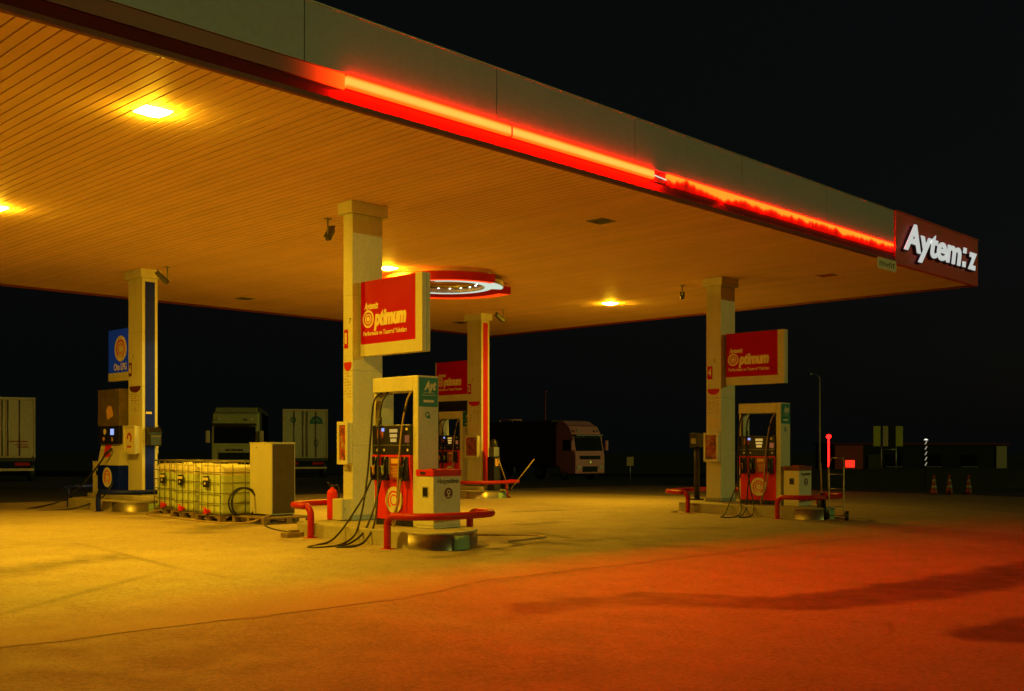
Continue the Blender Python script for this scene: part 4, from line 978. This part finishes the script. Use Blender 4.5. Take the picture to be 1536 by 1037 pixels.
def lorry(px, d, yaw, label, cabm, trm, brand=None, emblem=False, vis=False):
    x, y = P(px, d); t = thing('lorry', label, 'lorry', (x, y, gz(x, y)), yaw, 'lorries parked behind the canopy')
    w = 2.45
    # cab outline seen from the side (y,z); front toward -Y
    pr = [(0, .45), (-.02, 1.5), (.06, 1.9), (.30, 2.9), (.42, 3.1), (.75, 3.55), (1.1, 3.65), (2.1, 3.68), (2.15, .9), (1.7, .9), (1.62, .45)]
    MB().prism(pr, 'x', -w/2, w/2).build('cab', cabm, t, bevel=.06)
    def front(z):           # y of the cab face at height z
        ks = [(.45, 0), (1.5, -.02), (1.9, .06), (2.9, .30), (3.1, .42), (3.55, .75)]
        for (za, ya), (zb, yb) in zip(ks, ks[1:]):
            if za <= z <= zb: return ya+(yb-ya)*(z-za)/(zb-za)
        return .75
    def patch(nm, x0, x1, z0, z1, mat, th=.02, par=None):
        y0, y1 = front(z0), front(z1)
        v = [(x0, y0-th, z0), (x1, y0-th, z0), (x1, y1-th, z1), (x0, y1-th, z1), (x0, y0+.03, z0), (x1, y0+.03, z0), (x1, y1+.03, z1), (x0, y1+.03, z1)]
        return MB().add(v, [(0, 1, 2, 3), (4, 5, 6, 7), (0, 1, 5, 4), (1, 2, 6, 5), (2, 3, 7, 6), (3, 0, 4, 7)]).build(nm, mat, par or t)
    patch('windscreen', -1.1, 1.1, 1.93, 2.86, 'glass', .015)
    patch('roof_panel', -1.0, 1.0, 3.12, 3.5, cabm, .02)
    MB().box(-1.15, 1.15, .02, .36, 2.9, 3.02, .03).build('sun_visor', 'black', t)
    for s in (-1, 1):
        MB().box(s*.86-.06, s*.86+.06, .26, .34, 3.2, 3.34, .02).build('roof_lamp', 'headlight' if brand else 'black', t)
    gr = patch('grille', -.85, .85, 1.05 if brand else 1.38, 1.42 if brand else 1.62, 'dark_wall', .03)
    patch('lower_grille', -.62 if not brand else -.9, .62 if not brand else .9, .55, .92, 'dark_wall', .025)
    patch('bumper', -1.22, 1.22, .40 if not brand else .92, .52 if not brand else 1.0, cabm, .06)
    if brand:
        patch('name_strip', -.8, .8, 1.46, 1.66, 'dim_white', .03)
        text('name', brand, .17, '-Y', (0, -.06, 1.56), 'ink', t, bold=.006, ext=.002, width=.95)
    if emblem:
        MB().prism([(-.09, 1.2), (0, 1.08), (.09, 1.2), (0, 1.32)], 'y', -.06, -.04).build('diamond_badge', 'steel', t)
    for s in (-1, 1):
        patch('headlight', s*.92-.17, s*.92+.17, .78, .94, 'headlight', .04)
        m = MB().box(s*1.42-.11, s*1.42+.11, -.02, .12, 1.95, 2.62, .04).build('mirror', cabm if not brand else 'warm_white', t)
        MB().cyl((s*1.22, .2, 2.55), (s*1.42, .06, 2.55), .025, n=8).build('mirror_arm', 'black', m)
        for yy, xo in ((1.25, .16), (4.1, .16), (9.5, .16), (10.9, .16)): wheel(t, s*(w/2-xo), yy)
        # side windows
        MB().box(s*(w/2)-.012, s*(w/2)+.012, .45, 1.35, 1.95, 2.65).build('side_window', 'glass', t)
    MB().box(-1.27, 1.27, 2.6, 13.4, 1.15, 3.98, .04).build('trailer_box', trm, t)
    MB().box(-.45, .45, 1.7, 13.2, .75, 1.1).build('chassis', 'dark_tarp', t)
    MB().prism([(1.0, 3.66), (1.5, 3.9), (2.12, 3.97), (2.12, 3.69)], 'x', -1.1, 1.1).build('wind_deflector', cabm, t)
    return t
lorry(352, 58, R(-35), 'dark lorry facing the forecourt with lettering on its grille', 'cabgrey', 'dark_tarp', brand='SCANIA')
lorry(885, 70, R(-45.7-4)+R(38), 'pale lorry, cab coloured as if red lit, dark trailer parked beyond column 2', 'rose', 'dark_tarp', emblem=True)

# ------------------------------------------------------------------ far right: shed, boards, lights, cones
def cone(px, d, label):
    x, y = P(px, d); t = thing('traffic_cone', label, 'traffic cone', (x, y, gz(x, y)), 0, 'traffic cones at the edge of the forecourt')
    MB().box(-.19, .19, -.19, .19, 0, .035, .008).build('base', 'rubber', t)
    def rr(z): return .13-.105*z/.74
    for a, b_, m, nm in ((.035, .24, 'orange', 'body'), (.24, .36, 'reflector', 'band'), (.36, .48, 'orange', 'body'), (.48, .58, 'reflector', 'band'), (.58, .74, 'orange', 'tip')):
        MB().lathe([(.001, a), (rr(a), a), (rr(b_), b_), (.001, b_)], (0, 0, 0), 18).build(nm, m, t)
cone(1401, 39.2, 'orange and white traffic cone nearest the striped white light')
cone(1424, 39.8, 'middle traffic cone of the three, the faintest one')
cone(1453, 40.2, 'traffic cone of the three farthest from the striped white light')

def pole_thing(nm, label, cat, px, d, ztop, r, mat='grey'):
    x, y = P(px, d); t = thing(nm, label, cat, (x, y, gz(x, y))); z = ztop-gz(x, y)
    MB().cyl((0, 0, 0), (0, 0, z), r, r*.6, n=10).build('pole', mat if mat != 'grey' else 'warm_white', t)
    MB().box(-r*2.4, r*2.4, -r*2.4, r*2.4, 0, .03).build('foot', mat, t)
    return t, z
RGT = Vector((VY, -VX, 0))
t, z = pole_thing('street_lamp', 'tall thin unlit street lamp with a short arm beyond column 4', 'street lamp', 1229, 78, 1.5+106*78/1600, .10)
a = RGT*-.6
MB().tube(smooth([(0, 0, z-.02), (a.x*.35, a.y*.35, z+.22), (a.x, a.y, z+.28)], 5), .05, 8).build('arm', 'grey', t)
MB().box(a.x-.3, a.x+.12, a.y-.1, a.y+.1, z+.22, z+.32, .03).build('lamp_head', 'grey', t)
t, z = pole_thing('sign_pole', 'thin dark mast rising behind the trailer of the red-tinted lorry', 'mast', 818, 90, 1.5+85*90/1600, .07, 'shed')
MB().box(-.1, .1, -.1, .1, z-.02, z+.06, .02).build('tip', 'shed', t)
x, y = P(766, 85); t = thing('goal_frame', 'dull red tube frame showing above the dark trailer', 'frame', (x, y, gz(x, y)))
zt = 1.5+43*85/1600-gz(x, y); b = MB()
for s in (-.85, .1, .85): v = RGT*s; b.cyl((v.x, v.y, 0), (v.x, v.y, zt), .06, n=8)
v0, v1 = RGT*-.85, RGT*.85; b.tube([(v0.x, v0.y, zt), (v1.x, v1.y, zt)], .06, 8); b.build('tubes', 'rose', t)
x, y = P(945, 60); t = thing('notice_board', 'small pale board on a post between the red-tinted lorry and column 4', 'notice board', (x, y, gz(x, y)), R(-45.7))
MB().cyl((0, 0, 0), (0, 0, 1.3), .035, n=8).build('post', 'grey', t)
MB().box(-.19, .19, -.05, -.03, .95, 1.45, .01).build('board', 'dim_white', t)
# green billboard on legs
x, y = P(1332, 58); t = thing('billboard', 'yellow-green striped board standing on thin legs', 'billboard', (x, y, gz(x, y)), R(-45.7))
g0 = gz(x, y)
for k, (x0, x1, m) in enumerate(((-.80, -.42, 'yellow_green'), (-.41, -.30, 'dark_wall'), (-.29, .0, 'dim_white'), (.01, .40, 'dark_wall'), (.41, .80, 'yellow_green'))):
    MB().box(x0, x1, -.03, .03, 1.62-g0, 2.72-g0, .01).build('board_strip', m, t)
b = MB()
for xx in (-.35, .45): b.cyl((xx, .06, 0), (xx, .06, 2.6-g0), .035, n=8)
b.tube([(-.35, .06, 1.45-g0), (.45, .06, 1.45-g0)], .03, 8); b.build('legs', 'grey', t)
# red lit post and lit panel
x, y = P(1243, 42); t = thing('red_light_post', 'post with glowing red tube and round red head behind the hand truck', 'light post', (x, y, gz(x, y))); g0 = gz(x, y)
MB().cyl((0, 0, 0), (0, 0, .78-g0), .05, n=10).build('post', 'grey', t)
MB().cyl((0, 0, .78-g0), (0, 0, 1.92-g0), .032, n=12).build('light_tube', 'red_beacon', t)
MB().lathe([(.001, -.09), (.07, -.06), (.10, 0), (.07, .06), (.001, .09)], (0, 0, 1.97-g0), 16).build('light_head', 'red_beacon', t)
x, y = P(1275, 60); t = thing('red_box_light', 'small glowing red box sign in front of the dark shed', 'light box', (x, y, gz(x, y)), R(-45.7)); g0 = gz(x, y)
MB().box(-.26, .26, -.05, .05, .44-g0, .84-g0, .06).build('lit_face', 'red_sign_lit', t)
MB().cyl((-.2, 0, 0), (-.2, 0, .42-g0), .03, n=8).cyl((.2, 0, 0), (.2, 0, .42-g0), .03, n=8).build('legs', 'grey', t)
x, y = P(1389, 52); t = thing('striped_light', 'thin post of slanted white light bars with a small lamp on top', 'light post', (x, y, gz(x, y)), R(-45.7)); g0 = gz(x, y)
MB().box(-.03, .03, .03, .09, 0, 1.75-g0).build('post', 'dark_wall', t)
for k in range(5):
    zz = .66+k*.26-g0
    MB().prism([(-.06, zz), (-.01, zz+.02), (.06, zz+.17), (.02, zz+.16)], 'y', -.02, .03).build('light_bar', 'white_led', t)
MB().lathe([(.001, .05), (.06, .03), (.10, -.02), (.001, -.03)], (0, 0, 1.93-g0), 14).build('lamp_head', 'small_lamp', t)
# low building on the far side
x, y = P(1380, 82); t = thing('low_shed', 'long low dark shed with red lamp glow painted on one end, flat roof', 'shed', (x, y, gz(x, y)-.3), R(-45.7)); g0 = gz(x, y)-.3
h = 1.5+8.5*82/1600-g0
MB().box(-6.6, 6.7, 0, 5, 0, h-.16).build('wall', 'dark_wall', t)
MB().box(-6.75, 6.85, -.12, 5.1, h-.155, h).build('roof', 'dull_red', t)
MB().box(-6.55, -4.4, -.05, -.002, .0, h-.2).build('red_glow_end_panel', 'shed', t)  # glow of the red lights on the wall, painted as a red panel
MB().box(5.85, 6.65, -.05, -.002, .3, h-.25).build('pale_end_panel', 'dim_white', t)
for xx in (-2.6, .4, 3.2):
    w = MB().box(xx, xx+1.2, -.04, -.002, 1.2, 2.1).build('window', 'glass', t)
    MB().box(xx-.06, xx+1.26, -.06, -.042, 1.12, 1.2).build('sill', 'grey', w)
dr = MB().box(-4.0, -3.1, -.05, -.002, 0, 2.1).build('door', 'dark_tarp', t); MB().box(-3.25, -3.2, -.09, -.05, 1.0, 1.12).build('handle', 'grey', dr)
# low boundary wall running behind everything
a0 = P(1150, 56); a1 = P(1750, 62)
t = thing('boundary_wall', 'low dark boundary wall below the shed and boards', 'wall', (a0[0], a0[1], 0), math.atan2(a1[1]-a0[1], a1[0]-a0[0])); ln = math.hypot(a1[0]-a0[0], a1[1]-a0[1])
MB().box(0, ln, -.12, .12, -.9, .32).build('wall', 'dark_wall', t)
MB().box(0, ln, -.17, .17, .322, .40).build('coping', 'dark_wall', t)

# ------------------------------------------------------------------ LIGHT, SKY, CAMERA
w = bpy.data.worlds.new('World'); S.world = w; w.use_nodes = True
nt = w.node_tree; bg = nt.nodes['Background']
sky = nt.nodes.new('ShaderNodeTexSky'); sky.sky_type = 'NISHITA'; sky.sun_disc = False
FLOOD_EL = R(7.5)
sky.sun_elevation = R(-4); sky.sun_rotation = R(155); sky.air_density = 1; sky.dust_density = 1
tint = nt.nodes.new('ShaderNodeVectorMath'); tint.operation = 'ADD'; tint.inputs[1].default_value = (.034, .044, .040)   # small constant that lifts the whole night sky
nt.links.new(sky.outputs[0], tint.inputs[0]); nt.links.new(tint.outputs[0], bg.inputs[0]); bg.inputs[1].default_value = .05
sl = bpy.data.lights.new('floodlight', 'SUN'); sl.energy = .31; sl.angle = R(.5); sl.color = (.90, 1., .17)  # stands for a far floodlight out in front of the canopy
so = bpy.data.objects.new('floodlight', sl); COL.objects.link(so)
so.rotation_euler = Vector((-math.tan(R(25)), 1., -math.tan(FLOOD_EL))).to_track_quat('-Z', 'Y').to_euler()

cam = bpy.data.cameras.new('camera'); co = bpy.data.objects.new('camera', cam); COL.objects.link(co)
co.location = (0, 0, CAM_H); co.rotation_euler = (R(90), 0, -math.atan2(VX, VY))
cam.sensor_width = 36; cam.lens = 36*1600/1536; cam.shift_y = (673-518.5)/1536; cam.clip_end = 2000; cam.clip_start = .05
S.camera = co
S.view_settings.view_transform = 'Standard'; S.view_settings.look = 'None'; S.view_settings.exposure = 0; S.view_settings.gamma = 1
S.cycles.max_bounces = 8; S.cycles.diffuse_bounces = 5; S.cycles.glossy_bounces = 3
S.cycles.sample_clamp_indirect = 6.; S.cycles.use_denoising = True
